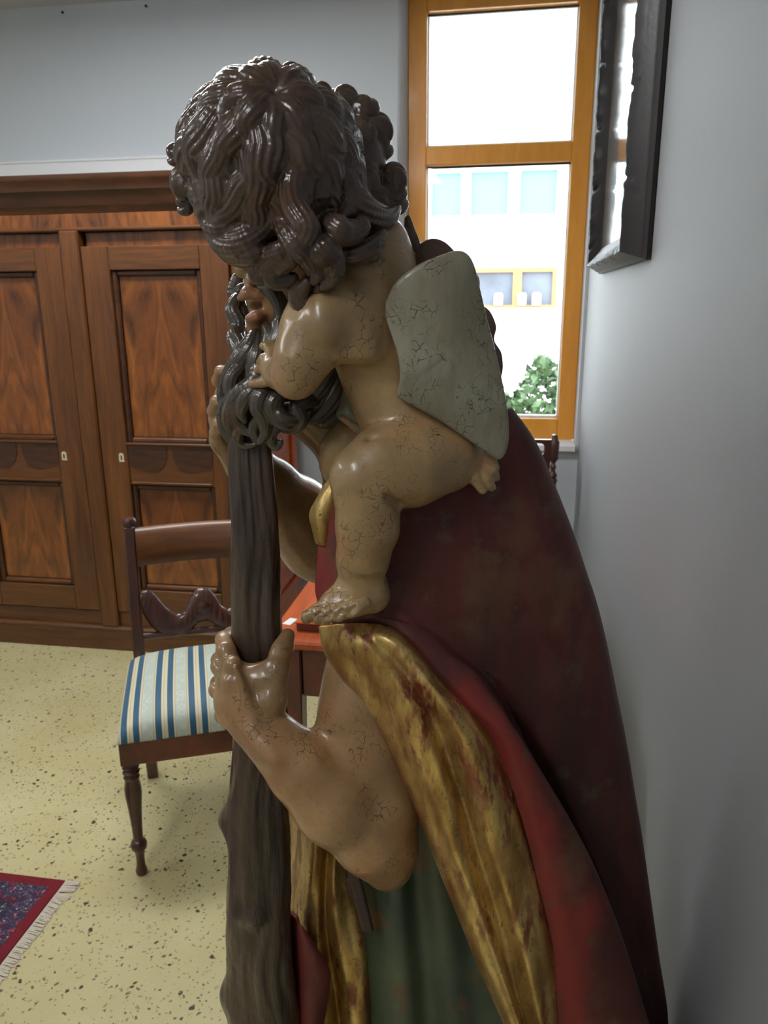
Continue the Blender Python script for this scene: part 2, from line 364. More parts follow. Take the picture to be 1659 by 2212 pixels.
def tint(o, fn):
    """per-vertex paint colours: fn(co) -> (N,4), alpha is how far it covers the base paint"""
    me = o.data; co = np.empty(len(me.vertices) * 3, np.float32); me.vertices.foreach_get('co', co); co = co.reshape(-1, 3)
    a = me.color_attributes.new('tint', 'FLOAT_COLOR', 'POINT'); a.data.foreach_set('color', np.asarray(fn(co), np.float32).ravel())

# ------------------------------------------------------------------ sculpting with distance fields
class SDF:
    def __init__(s, lo, hi, res):
        s.lo, s.res = np.array(lo, float), res; s.n = np.ceil((np.array(hi) - s.lo) / res).astype(int) + 1
        s.f = np.full(s.n, 1.0, np.float32)
    def _loc(s, a, b, pad):
        i0 = np.clip(np.floor((np.minimum(a, b) - pad - s.lo) / s.res).astype(int), 0, s.n - 1)
        i1 = np.clip(np.ceil((np.maximum(a, b) + pad - s.lo) / s.res).astype(int) + 1, 1, s.n)
        if (i1 <= i0).any(): return None, None
        g = np.meshgrid(*[(s.lo[k] + s.res * np.arange(i0[k], i1[k])).astype(np.float32) for k in range(3)], indexing='ij', sparse=True)
        return tuple(slice(i0[k], i1[k]) for k in range(3)), g
    def _put(s, sl, d, k, sub):
        f = s.f[sl]
        if sub:
            d = -d; h = np.maximum(k - np.abs(f - d), 0) / max(k, 1e-6); s.f[sl] = np.maximum(f, d) + h * h * k * 0.25
        else:
            h = np.maximum(k - np.abs(f - d), 0) / max(k, 1e-6); s.f[sl] = np.minimum(f, d) - h * h * k * 0.25
    def cone(s, a, b, ra, rb, k=0.01, sub=False):
        a, b = np.asarray(a, float), np.asarray(b, float)
        sl, g = s._loc(a, b, max(ra, rb) + k + 2 * s.res)
        if sl is None: return
        ab = b - a; L = max(ab @ ab, 1e-9)
        q = [g[i] - np.float32(a[i]) for i in range(3)]
        t = np.clip((q[0] * ab[0] + q[1] * ab[1] + q[2] * ab[2]) / L, 0, 1)
        d = np.sqrt((q[0] - t * ab[0]) ** 2 + (q[1] - t * ab[1]) ** 2 + (q[2] - t * ab[2]) ** 2) - (ra + (rb - ra) * t)
        s._put(sl, d.astype(np.float32), k, sub)
    def chain(s, pts, rad, k=0.01, sub=False):
        for i in range(len(pts) - 1): s.cone(pts[i], pts[i + 1], rad[i], rad[i + 1], k, sub)
    def px(s, lst, k=0.01, sub=False):
        """chain of (px, py, H, radius in px)"""
        q = [SR(*e) for e in lst]; s.chain([e[0] for e in q], [e[1] for e in q], k, sub)
    def ell(s, c, r, ax=None, k=0.01, sub=False):
        c = np.asarray(c, float); r = np.asarray(r, float); ax = np.array([CAMR, CAMD, CAMF]) if ax is None else ax
        sl, g = s._loc(c, c, r.max() + k + 2 * s.res)
        if sl is None: return
        q = [g[i] - np.float32(c[i]) for i in range(3)]
        l = [q[0] * ax[j][0] + q[1] * ax[j][1] + q[2] * ax[j][2] for j in range(3)]
        k0 = np.sqrt(sum((l[j] / r[j]) ** 2 for j in range(3))); k1 = np.sqrt(sum((l[j] / r[j] ** 2) ** 2 for j in range(3))) + 1e-6
        s._put(sl, (k0 * (k0 - 1) / k1).astype(np.float32), k, sub)
    def epx(s, px, py, H, rx, ry, rz, k=0.01, sub=False, rot=0.0):
        c, u = SR(px, py, H, 1.0); ca, sa = math.cos(rot), math.sin(rot)
        ax = np.array([CAMR * ca + CAMD * sa, -CAMR * sa + CAMD * ca, CAMF]); s.ell(c, (rx * u, ry * u, rz * u), ax, k, sub)
    def mesh(s, smooth=1):
        f = s.f; sg = f < 0; n = s.n - 1
        cnt = np.zeros(n, np.int8)
        for dx in (0, 1):
            for dy in (0, 1):
                for dz in (0, 1): cnt += sg[dx:dx + n[0], dy:dy + n[1], dz:dz + n[2]]
        act = (cnt > 0) & (cnt < 8); I = np.argwhere(act); idx = np.full(n, -1, np.int32); idx[act] = np.arange(len(I))
        acc = np.zeros((len(I), 3), np.float32); num = np.zeros((len(I), 1), np.float32)
        corners = [(x, y, z) for x in (0, 1) for y in (0, 1) for z in (0, 1)]
        vals = {c: f[I[:, 0] + c[0], I[:, 1] + c[1], I[:, 2] + c[2]] for c in corners}
        for c in corners:
            for ax in range(3):
                if c[ax]: continue
                e = list(c); e[ax] = 1; e = tuple(e); a, b = vals[c], vals[e]; m = (a < 0) != (b < 0)
                t = np.where(m, np.clip(a / np.where(m, a - b, 1), 0, 1), 0); p = np.tile(np.array(c, np.float32), (len(I), 1)); p[:, ax] = t
                acc += p * m[:, None]; num += m[:, None]
        V = s.lo + s.res * (I + acc / np.maximum(num, 1))
        Fs = []
        for ax in range(3):
            b_, c_ = (ax + 1) % 3, (ax + 2) % 3
            s0 = [slice(1, n[k]) for k in range(3)]; s0[ax] = slice(0, n[ax]); s1 = list(s0); s1[ax] = slice(1, n[ax] + 1)
            A, B = sg[tuple(s0)], sg[tuple(s1)]
            for mask, rev in ((A & ~B, False), (~A & B, True)):
                E = np.argwhere(mask)
                if not len(E): continue
                off = np.ones(3, int); off[ax] = 0; E = E + off
                def at(db, dc): q = E.copy(); q[:, b_] -= db; q[:, c_] -= dc; return idx[q[:, 0], q[:, 1], q[:, 2]]
                Q = np.stack([at(1, 1), at(0, 1), at(0, 0), at(1, 0)], -1); Fs.append(Q[:, ::-1] if rev else Q)
        Fq = np.concatenate(Fs); Fq = Fq[(Fq >= 0).all(1)]
        for _ in range(smooth):
            a = np.zeros_like(V); c = np.zeros((len(V), 1))
            for k in range(4):
                np.add.at(a, Fq[:, k], V[Fq[:, (k + 1) % 4]] + V[Fq[:, (k - 1) % 4]]); np.add.at(c, Fq[:, k], 2)
            V = 0.5 * V + 0.5 * a / np.maximum(c, 1)
        return V, Fq
    def build(s, name, mat, parent=None, smooth=1):
        V, Fq = s.mesh(smooth); return meshnp(name, V, Fq, mat, parent)
def pbounds(lst, pad):
    P = np.array([S(*e) for e in lst]); return P.min(0) - pad, P.max(0) + pad
def lock(sd, pts, width, n=5, center=None, nrm=None, k=0.0022, seg=16, tipw=0.15, spread=0.95, sr=0.2, rise=0.93, start=0.2):
    """a carved lock of hair: a rounded body with ridged strands that converge at the tip"""
    C = cr(pts, seg); T = np.gradient(C, axis=0); T /= np.linalg.norm(T, axis=1, keepdims=True)
    N = (C - center) if center is not None else np.tile(nrm, (seg, 1)); N = N - T * (N * T).sum(1, keepdims=True); N /= np.linalg.norm(N, axis=1, keepdims=True)
    B = np.cross(T, N); t = np.linspace(0, 1, seg); pr = tipw + (1 - tipw) * np.sin(PI * np.clip(start + (1 - start) * t, 0, 1)) ** 0.75
    rb = width * 0.44 * pr; sk = 0.66; sd.chain(list(C - N * (rb * sk)[:, None]), list(rb), 0.0025)
    for j in range(n):
        al = (j / max(n - 1, 1) - 0.5) * 2 * spread
        P = C + B * (math.sin(al) * rb)[:, None] + N * ((math.cos(al) * rise - sk) * rb)[:, None]
        sd.chain(list(P), list(np.maximum(rb * sr, 0.0012)), k)

# ================================================================== the room
def st(o): return tag(o, kind='structure')
st(BOX('floor', 'floor', XL, XR, YF, YB, -0.1, 0.0))
st(BOX('ceiling', 'ceiling', XL, XR + 0.2, YF - 0.2, YB + 0.25, ZC, ZC + 0.1))
m = MB()
m.prism([(XL - 0.2, YB), (WX0 - 0.03, YB), (WX0, YB + 0.13), (WX0, YB + 0.25), (XL - 0.2, YB + 0.25)], -0.1, ZC, axis=2); m.box(WX1, XR + 0.2, YB, YB + 0.25, -0.1, ZC)
m.box(WX0, WX1, YB, YB + 0.25, -0.1, WZ0 - 0.03); m.box(WX0, WX1, YB, YB + 0.25, WZ1, ZC)
st(m.build('wall_back', 'wall'))
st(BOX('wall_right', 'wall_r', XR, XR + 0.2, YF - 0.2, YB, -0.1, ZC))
st(BOX('wall_left', 'wall', XL - 0.2, XL, YF - 0.2, YB, -0.1, ZC))
st(BOX('wall_front', 'wall', XL, XR, YF - 0.2, YF, -0.1, ZC))
# window: orange timber frame, two lights
win = empty('window_1', ((WX0 + WX1) / 2, YB + 0.1, WZ0)); st(win)
def wbox(name, mat, x0, x1, y0, y1, z0, z1, bevel=0.004, parent=win):
    o = BOX(name, mat, x0 - win.location.x, x1 - win.location.x, y0 - win.location.y, y1 - win.location.y, z0 - win.location.z, z1 - win.location.z, parent, bevel); return o
UX0, UX1 = -0.430, 0.226; fy0, fy1 = YB + 0.13, YB + 0.195
wbox('frame_stile', 'frame_orange', WX0, UX0, fy0, fy1, WZ0, WZ1); wbox('frame_stile', 'frame_orange', UX1, WX1, fy0, fy1, WZ0, WZ1)
wbox('frame_rail', 'frame_orange', UX0, UX1, fy0, fy1, WZ0, 0.958); wbox('frame_rail', 'frame_orange', UX0, UX1, fy0, fy1, 2.122, 2.203); wbox('frame_rail', 'frame_orange', UX0, UX1, fy0, fy1, 2.75, WZ1)
for z0, z1 in ((0.958, 2.122), (2.203, 2.75)):
    g = wbox('pane', 'glass', UX0, UX1, fy1 - 0.028, fy1 - 0.022, z0, z1, 0)
    for a in ((UX0, UX0 + 0.008, z0 + 0.012, z1 - 0.008), (UX1 - 0.008, UX1, z0 + 0.012, z1 - 0.008), (UX0, UX1, z0, z0 + 0.012), (UX0, UX1, z1 - 0.008, z1)):
        wbox('glazing_bead', 'white' if a[3] - a[2] > 0.012 or a[2] == z0 else 'black_wood', a[0], a[1], fy1 - 0.021, fy1 - 0.004, a[2], a[3], 0)
sill = BOX('trim_1', 'white', WX0 + 0.001, WX1 - 0.001, YB - 0.035, YB + 0.13, WZ0 - 0.03, WZ0, None, 0.004); st(sill)
# horizontal duct above the wardrobe, baseboards
zt = aty(200, 342, YB - 0.03)[2]
m = MB(); m.box(XL, WX0 - 0.3, YB - 0.03, YB, zt - 0.09, zt); m.box(XL, WX0 - 0.3, YB - 0.034, YB - 0.03, zt - 0.012, zt); st(m.build('trim_2', 'white', None, 0.003))
st(BOX('baseboard_back', 'white', XL, XR - 0.015, YB - 0.015, YB, 0, 0.07)); st(BOX('baseboard_right', 'white', XR - 0.015, XR, YF, YB - 0.015, 0, 0.07))
for (px, py), lb in (((137, 28), 'small dark nail high on the pale wall, nearer the corner above the wardrobe door'), ((317, 14), 'small dark nail high on the pale wall, nearer the ceiling line above the curly head')):
    p = aty(px, py, YB - 0.001)
    m = MB(); m.lathe([(0.002, 0.0), (0.002, 0.008), (0.0055, 0.0085), (0.0055, 0.0115)], n=10); o = m.build('nail', 'hole'); o.rotation_euler = (PI / 2, 0, 0); o.location = (p[0], YB, p[2])
    tag(o, lb, 'nail', 'nails high on the wall')
# ceiling lamps
for i, (x, y, rz, e) in enumerate(LAMPS):
    l = empty('ceiling_lamp', (x, y, ZC), rz)
    tag(l, 'white surface mounted ceiling lamp with long diffuser, ' + ('over the striped chair', 'over the middle of the floor', 'over the rug', 'far from the window')[i], 'lamp', 'ceiling lamps')
    MB().box(-0.16, 0.16, -0.66, 0.66, -0.05, 0).build('housing', 'white', l, 0.004)
    t = NT('lamp_diffuser'); t.set('Base Color', (0.9, 0.9, 0.9, 1)); t.set('Emission Color', (0.985, 0.985, 0.985, 1)); t.set('Emission Strength', e)
    MB().box(-0.14, 0.14, -0.64, 0.64, -0.062, -0.05).build('diffuser', t.m, l)

# ------------------------------------------------------------------ outside
st(BOX('street', simple('pale_paving', lin(196, 194, 188), 0.8), -14, 14, YB + 0.3, 22, -0.6, -0.5))
b = empty('building', (0, 13.0, -0.5)); tag(b, 'white building with bands of windows across the street, seen through the window', 'building')
M['facade'] = simple('white_render', lin(240, 240, 238), 0.8); M['bglass'] = simple('glass_with_painted_sky', lin(84, 116, 124), 0.5); M['bdark'] = simple('grey_room_behind_glass', lin(84, 88, 98), 0.4, var=0.35, vscale=1.2)  # upper panes: sky reflection put into the base colour
M['btimber'] = simple('tan_timber_frame', lin(156, 104, 60), 0.6)
def bwin(x0, x1, z0, z1, gm, fm, fw=0.07):
    f = MB(); y0, y1 = -0.02, 0.1
    f.box(x0, x1, y0, y1, z1 - fw, z1); f.box(x0, x1, y0, y1, z0, z0 + fw * 0.6); f.box(x0, x0 + fw, y0, y1, z0 + fw * 0.6, z1 - fw); f.box(x1 - fw, x1, y0, y1, z0 + fw * 0.6, z1 - fw)
    o = f.build('window', fm, b); MB().box(x0 + fw, x1 - fw, 0.06, 0.08, z0 + fw * 0.6, z1 - fw).build('pane', gm, o)
ups = [(-1.42, -0.85), (-0.80, -0.12), (-0.04, 0.62)]; los = [(-0.9, 0.02), (0.02, 0.64)]
zu0, zu1, zl0, zl1 = 2.78 + .5, 3.50 + .5, 1.40 + .5, 2.02 + .5
xs = sorted(set([-9, 9] + [v for p in ups + los for v in p]))
m = MB()                                              # the wall, with openings left for the windows
m.box(-9, 9, 0, 0.4, 0, zl0); m.box(-9, 9, 0, 0.4, zl1, zu0); m.box(-9, 9, 0, 0.4, zu1, 7)
m.box(-9, los[0][0], 0, 0.4, zl0, zl1); m.box(los[-1][1], 9, 0, 0.4, zl0, zl1)
m.box(-9, ups[0][0], 0, 0.4, zu0, zu1); m.box(ups[-1][1], 9, 0, 0.4, zu0, zu1)
m.box(ups[0][1], ups[1][0], 0, 0.4, zu0, zu1); m.box(ups[1][1], ups[2][0], 0, 0.4, zu0, zu1)
m.box(-9, 9, -0.05, 0.0, 0.95, 1.02)
m.build('wall', 'facade', b)
for x0, x1 in ups: bwin(x0, x1, zu0, zu1, 'bglass', 'facade', 0.05)
for x0, x1 in los: bwin(x0, x1, zl0, zl1, 'bdark', 'btimber')
for k, x in enumerate((-0.27, 0.10, 0.33)):
    o = MB().lathe([(0.06, 0), (0.07, 0.02), (0.07, 0.16), (0.05, 0.19)], n=12).build('jar', 'white', None, 0, True); o.location = (x, 12.9, zl0 - 0.5 + 0.042)
    tag(o, 'white jar standing in the timber framed window across the street', 'jar', 'jars in the window across the street')
hd = empty('hedge', (0.2, 8.2, -0.5)); tag(hd, 'green leafy hedge with pale blossoms in front of the white building', 'hedge')
nl = 9000; c = np.column_stack([rng.uniform(-2.2, 2.2, nl), rng.uniform(-0.45, 0.45, nl), rng.uniform(0.0, 1.0, nl) ** 0.6 * 1.30])
c[:, 2] *= 1 + 0.14 * np.sin(c[:, 0] * 5) + 0.08 * np.sin(c[:, 0] * 13 + 1)
def leaves(C, size, name, mat, kind):
    n = len(C); a = rng.normal(size=(n, 3)); a /= np.linalg.norm(a, axis=1, keepdims=True); bb = np.cross(a, rng.normal(size=(n, 3))); bb /= np.linalg.norm(bb, axis=1, keepdims=True)
    sz = size * rng.uniform(0.6, 1.3, (n, 1)); nn = np.cross(a, bb) * sz * 0.18
    V = np.stack([C - a * sz, C + bb * sz * 0.5 + nn, C + a * sz, C - bb * sz * 0.5 + nn], 1).reshape(-1, 3); Fq = np.arange(4 * n).reshape(-1, 4)
    o = meshnp(name, V, Fq, mat, hd); tag(o, kind=kind)
leaves(c, 0.06, 'foliage', simple('hedge_leaf', lin(58, 80, 44), 0.6, var=0.45, vscale=12), 'stuff')
kk = rng.choice(nl, 160); leaves(c[kk] + [0, -0.12, 0.05], 0.05, 'blossoms', simple('pale_blossom', lin(190, 170, 164), 0.6), 'stuff')
MB().box(-2.2, 2.2, -0.25, 0.25, 0, 0.85).build('stems', simple('hedge_core', lin(60, 74, 46), 0.8, var=0.3), hd)

# ================================================================== wardrobe
WY = 2.97; WC = -1.742; WL, WR = -2.44, -1.035; WD = 0.60
wd = empty('wardrobe', (WC, WY, 0)); tag(wd, 'tall walnut wardrobe with two panelled doors and book-matched veneer', 'wardrobe')
def wb(name, mat, x0, x1, y0, y1, z0, z1, bevel=0.0, parent=wd): return BOX(name, mat, x0 - WC, x1 - WC, y0, y1, z0, z1, parent, bevel)
wb('side_panel', 'wood_lit', WR - 0.03, WR, 0.02, WD, 0.05, 1.86, 0.002); wb('side_panel', 'wood_lit', WL, WL + 0.03, 0.02, WD, 0.05, 1.86, 0.002)  # wardrobe sides: the orange of the window light is in the colour
for ya, yb, za, zb in ((0.02, 0.09, 0.05, 1.86), (WD - 0.07, WD, 0.05, 1.86), (0.09, WD - 0.07, 1.70, 1.86), (0.09, WD - 0.07, 0.05, 0.2)):
    wb('side_frame', 'wood_lit', WR, WR + 0.014, ya, yb, za, zb, 0.003)
wb('back_panel', 'walnut_dark', WL + 0.03, WR - 0.03, WD - 0.02, WD, 0.05, 1.86); wb('carcass', 'walnut_dark', WL + 0.03, WR - 0.03, 0.075, WD - 0.02, 0.05, 1.86)
m = MB()                                              # cornice, stepped profile swept along front and sides
prof = [(0.03, 1.86), (0.0, 1.86), (-0.005, 1.874), (-0.010, 1.882), (-0.014, 1.887), (-0.016, 1.91), (-0.026, 1.93), (-0.034, 1.938), (-0.036, 1.96), (-0.046, 1.972), (-0.05, 1.98), (-0.05, 1.995), (0.03, 1.995)]
V = []; Fq = []
for y, z in prof: V += [(WL - WC + y, WD, z), (WL - WC + y, y, z), (WR - WC - y, y, z), (WR - WC - y, WD, z)]
for i in range(len(prof) - 1):
    for k in range(3): Fq.append((i * 4 + k, i * 4 + k + 1, i * 4 + 4 + k + 1, i * 4 + 4 + k))
m.add(V, Fq); m.box(WL - WC, WR - WC, 0.0, WD, 1.985, 1.994); m.build('cornice', 'walnut_dark', wd, 0, True)
wb('frieze', 'burl', WL + 0.0, WR, 0.0, 0.07, 1.80, 1.86, 0.003)
wb('frieze_moulding', 'walnut_h', WL - 0.01, WR + 0.01, -0.014, 0.02, 1.792, 1.806, 0.005)
wb('base', 'walnut_h', WL - 0.012, WR + 0.012, -0.012, WD, 0.0, 0.10, 0.005); wb('base_moulding', 'walnut_h', WL - 0.006, WR + 0.006, -0.022, 0.02, 0.095, 0.118, 0.008)
wb('bottom_rail', 'walnut_h', WL, WR, 0.0, 0.07, 0.115, 0.185, 0.002)
for x0, x1 in ((WC - 0.04, WC + 0.04), (WL, WL + 0.055), (WR - 0.055, WR)): wb('pilaster', 'walnut', x0, x1, -0.022 if x0 == WC - 0.04 else 0.0, 0.07, 0.118, 1.795, 0.006)
for sgn in (-1, 1):
    ix = WC + sgn * 0.043; ox = WR - 0.058 if sgn > 0 else WL + 0.058
    x0, x1 = min(ix, ox), max(ix, ox); dw = x1 - x0
    wb('header_panel', 'burl', x0 + 0.01, x1 - 0.01, 0.02, 0.07, 1.735, 1.79, 0.002)
    d = empty('door', (x0 - WC + dw / 2, 0, 0)); d.parent = wd
    def db(name, mat, a0, a1, y0, y1, z0, z1, bevel=0.003): return BOX(name, mat, a0, a1, y0, y1, z0, z1, d, bevel)
    h = dw / 2; sw = 0.115
    db('stile', 'walnut', -h, -h + sw, -0.012, 0.03, 0.19, 1.735); db('stile', 'walnut', h - sw, h, -0.012, 0.03, 0.19, 1.735)
    db('top_rail', 'walnut_h', -h + sw, h - sw, -0.012, 0.03, 1.645, 1.735); db('bottom_rail', 'walnut_h', -h + sw, h - sw, -0.012, 0.03, 0.19, 0.30)
    db('middle_rail', 'walnut_h', -h + sw, h - sw, -0.006, 0.03, 0.775, 0.955)
    for z0, z1 in ((0.955, 1.645), (0.30, 0.775)):
        q = 0.022
        for a in ((-h + sw, -h + sw + q, z0, z1), (h - sw - q, h - sw, z0, z1), (-h + sw + q, h - sw - q, z1 - q, z1), (-h + sw + q, h - sw - q, z0, z0 + q)):
            db('panel_moulding', 'walnut_dark' if a[2] != z0 or a[3] == z1 else 'walnut_h', a[0], a[1], 0.0, 0.02, a[2], a[3], 0.006)
        o = BOX('panel', 'burl', -h + sw + q, h - sw - q, 0.0, 0.014, -(z1 - z0) / 2 + q, (z1 - z0) / 2 - q, d, 0.002); o.location = (0, 0.016, (z0 + z1) / 2)
    # scalloped burl veneer on the middle rail: two rounded lobes
    for s2 in (-1, 1):
        pts = [(0.012, 0.945), (0.012, 0.90), (0.03, 0.855), (0.06, 0.835), (0.10, 0.835), (0.14, 0.845), (h - sw - 0.002, 0.86), (h - sw - 0.002, 0.945)]
        m = MB(); m.prism([(s2 * u, z) for u, z in pts], -0.009, 0.0); m.build('lobe', 'walnut_dark', d, 0.0)
    db('shelf_ledge', 'walnut_h', -h + sw, h - sw, -0.018, 0.0, 0.947, 0.958); db('shelf_ledge', 'walnut_h', -h + sw + 0.01, h - sw - 0.01, -0.014, 0.0, 0.78, 0.79)
    kx = -sgn * (h - 0.088)
    m = MB(); m.prism([(kx - 0.011, 0.875), (kx + 0.013, 0.875), (kx + 0.011, 0.885), (kx + 0.011, 0.905), (kx + 0.006, 0.912), (kx - 0.006, 0.912), (kx - 0.010, 0.905)], -0.014, -0.01)
    m.build('escutcheon', 'brass', d)
    k_ = MB().box(kx - 0.003, kx + 0.003, -0.0148, -0.0138, 0.883, 0.902).build('keyhole', 'hole', d)

# ================================================================== striped chair
def stripes():
    t = NT('striped_brocade'); s = t.sep(t.obj())
    u = t.math('FRACT', t.math('DIVIDE', t.math('ADD', s[0], 10.0285), 0.0875))
    cream = lin(206, 198, 168); pale = lin(178, 190, 180); blue = lin(28, 82, 112); tan = lin(188, 168, 120)
    c = t.ramp(u, [(0.0, blue), (0.17, cream), (0.235, tan), (0.26, cream), (0.345, blue), (0.52, cream), (0.57, tan), (0.59, pale), (0.92, tan), (0.95, cream), (0.985, blue)], 'CONSTANT')
    q = t.vor(t.mapv(t.obj(), scale=(1, 1, 1)), 46); ring = t.ramp(q.outputs['Distance'], [(0.25, 0.0), (0.32, 1.0), (0.42, 1.0), (0.5, 0.0)])
    wide = t.math('MULTIPLY', t.math('GREATER_THAN', u, 0.62), t.math('LESS_THAN', u, 0.9))
    c = t.mix(t.math('MULTIPLY', t.math('MULTIPLY', ring, wide), 0.55), c, lin(206, 206, 186))
    t.set('Base Color', c); t.set('Roughness', 0.6); t.set('Sheen Weight', 0.2)
    t.bump(t.noise(t.obj(), 500, 2), 0.2, 0.0006); return t.m
M['stripe'] = stripes()
CW, CD = 0.475, 0.455
wv = np.array([0.917, 0.398]); bv = np.array([-0.398, 0.917]); fl = np.array([-0.972, 1.622])
cc = fl + wv * CW / 2 + bv * CD / 2
ch = empty('striped_chair', (cc[0], cc[1], 0), math.atan2(wv[1], wv[0])); tag(ch, 'mahogany chair with blue and cream striped seat and carved back rail', 'chair')
prof = [(0.010, 0.0), (0.015, 0.004), (0.016, 0.014), (0.012, 0.026), (0.011, 0.05), (0.013, 0.075), (0.021, 0.085), (0.022, 0.098), (0.018, 0.108), (0.013, 0.112), (0.014, 0.15), (0.018, 0.21), (0.0225, 0.255), (0.022, 0.275), (0.018, 0.30), (0.0215, 0.307), (0.018, 0.314), (0.0225, 0.322), (0.018, 0.329), (0.0225, 0.337), (0.019, 0.345), (0.021, 0.355)]
for sx in (-1, 1):
    o = MB().lathe(prof, n=20).build('leg', 'mahogany_v', ch, 0, True); o.location = (sx * (CW / 2 - 0.022), -CD / 2 + 0.022, 0)
    x = sx * (CW / 2 - 0.035); pts = [(CD / 2 + 0.035, 0.0), (CD / 2 - 0.0, 0.2), (CD / 2 - 0.02, 0.40), (CD / 2 - 0.012, 0.55), (CD / 2 + 0.03, 0.72), (CD / 2 + 0.065, 0.86)]
    c_ = cr(np.array(pts), 24); V = []
    for k, (y, z) in enumerate(c_):
        a, bq = (0.0165, 0.02) if z > 0.38 else (0.017, 0.021)
        V += [(x - a, y - bq, z), (x + a, y - bq, z), (x + a, y + bq, z), (x - a, y + bq, z)]
    Fq = [tuple(f) for f in gridfaces(24, 4, True)] + [(3, 2, 1, 0), (92, 93, 94, 95)]
    o = MB().add(V, Fq).build('leg', 'mahogany_v', ch, 0.004)
    MB().lathe([(0.017, 0.0), (0.0215, 0.006), (0.022, 0.02), (0.017, 0.028), (0.008, 0.031)], (x, CD / 2 + 0.066, 0.855), 16).build('post_cap', 'mahogany_v', ch, 0, True)
m = MB(); t_ = 0.02
m.box(-CW / 2, CW / 2, -CD / 2, -CD / 2 + 0.03, 0.352, 0.428); m.box(-CW / 2, -CW / 2 + 0.03, -CD / 2 + 0.03, CD / 2 - 0.02, 0.352, 0.428); m.box(CW / 2 - 0.03, CW / 2, -CD / 2 + 0.03, CD / 2 - 0.02, 0.352, 0.428); m.box(-CW / 2 + 0.03, CW / 2 - 0.03, CD / 2 - 0.04, CD / 2 - 0.02, 0.352, 0.428)
m.build('seat_rail', 'mahogany', ch, 0.002)
n = 40; gx, gy = np.meshgrid(np.linspace(-1, 1, n), np.linspace(-1, 1, n), indexing='ij')
sup = np.clip(1 - np.abs(gx) ** 5, 0, 1) ** 0.4 * np.clip(1 - np.abs(gy) ** 5, 0, 1) ** 0.4
top = 0.425 + 0.062 * sup + 0.028 * (1 - gx ** 2) * (1 - gy ** 2)
ex = 1 + 0.012 * np.sin(PI * np.clip((top - 0.425) / 0.062, 0, 1))
G = np.stack([gx * (CW / 2 + 0.004) * ex, gy * (CD / 2) * ex - 0.004, top], -1); nb = n * n
Vb = G.reshape(-1, 3).copy(); Vb[:, 2] = 0.420
me_f = gridfaces(n, n); rim = np.concatenate([np.arange(n), np.arange(1, n) * n + n - 1, (n - 1) * n + np.arange(n - 2, -1, -1), np.arange(n - 2, 0, -1) * n]); r2 = np.roll(rim, -1)
meshnp('seat', np.concatenate([G.reshape(-1, 3), Vb]), np.concatenate([me_f, me_f[:, ::-1] + nb, np.stack([rim, rim + nb, r2 + nb, r2], -1)]), 'stripe', ch)
# back: rolled top rail, carved wave rail, thin lower rail
prof = []
for k in range(20): a = 2 * PI * k / 20; prof.append((0.045 * math.cos(a) * 0.55, 0.058 * math.sin(a)))
xb = CW / 2 - 0.052; yb_ = CD / 2 + 0.03
V = []
for x in np.linspace(-xb, xb, 13):
    bow = 0.022 * (1 - (x / xb) ** 2)
    for py_, pz in prof: V.append((x, yb_ + 0.012 + bow + py_ - 0.28 * -pz, 0.795 + pz))
MB().add(V, [tuple(f) for f in gridfaces(13, 20, True)] + [tuple(range(19, -1, -1)), tuple(12 * 20 + k for k in range(20))]).build('top_rail', 'walnut_h', ch, 0, True)
up = [(-1, 1.0), (-.9, 1.02), (-.78, .9), (-.6, .5), (-.42, .32), (-.3, .42), (-.22, .66), (-.12, .88), (0, .95)]; lo = [(-1, .62), (-.95, .3), (-.84, 0.0), (-.66, -.2), (-.42, -.26), (-.24, -.16), (-.1, .02), (0, .06)]
up = cr(np.array(up), 34); lo = cr(np.array(lo), 34)
up = np.concatenate([up, (up * [-1, 1])[::-1][1:]]); lo = np.concatenate([lo, (lo * [-1, 1])[::-1][1:]])
lo = np.column_stack([np.interp(np.linspace(0, 1, len(up)), np.linspace(0, 1, len(lo)), lo[:, 0]), np.interp(np.linspace(0, 1, len(up)), np.linspace(0, 1, len(lo)), lo[:, 1])])
G = []
for j, s_ in enumerate(np.linspace(0, 1, 9)):
    P = up * (1 - s_) + lo * s_; d_ = 0.011 * math.sqrt(max(0, 1 - (2 * s_ - 1) ** 2)) + 0.002 + 0.0012 * np.sin(up[:, 0] * 90 + s_ * 4)
    z = 0.548 + P[:, 1] * 0.115; G.append(np.column_stack([P[:, 0] * xb, CD / 2 - 0.018 + (z - 0.55) * 0.24 - d_, z]))
G = np.array(G); B_ = G.copy(); B_[:, :, 1] = 2 * (CD / 2 - 0.018 + (G[:, :, 2] - 0.55) * 0.24) - G[:, :, 1]
nn_, mm_ = G.shape[:2]; A = np.concatenate([G, B_[::-1]], 0); meshnp('carved_rail', A.reshape(-1, 3), np.concatenate([gridfaces(2 * nn_, mm_), np.stack([(2 * nn_ - 1) * mm_ + np.arange(mm_ - 1), (2 * nn_ - 1) * mm_ + np.arange(1, mm_), np.arange(1, mm_), np.arange(mm_ - 1)], -1)]), 'mahogany_v', ch)
MB().lathe([(0.011, -xb), (0.011, xb)], n=14).build('lower_rail', 'mahogany_v', ch, 0, True).matrix_local = Matrix.Translation((0, CD / 2 - 0.02, 0.525)) @ Matrix.Rotation(PI / 2, 4, 'Y')
MB().lathe([(0.002, -0.004), (0.018, -0.003), (0.02, 0.0), (0.012, 0.004), (0.002, 0.006)], n=18).build('rosette', 'mahogany_v', ch, 0, True).matrix_local = Matrix.Translation((0, CD / 2 - 0.022, 0.6)) @ Matrix.Rotation(PI / 2, 4, 'X')

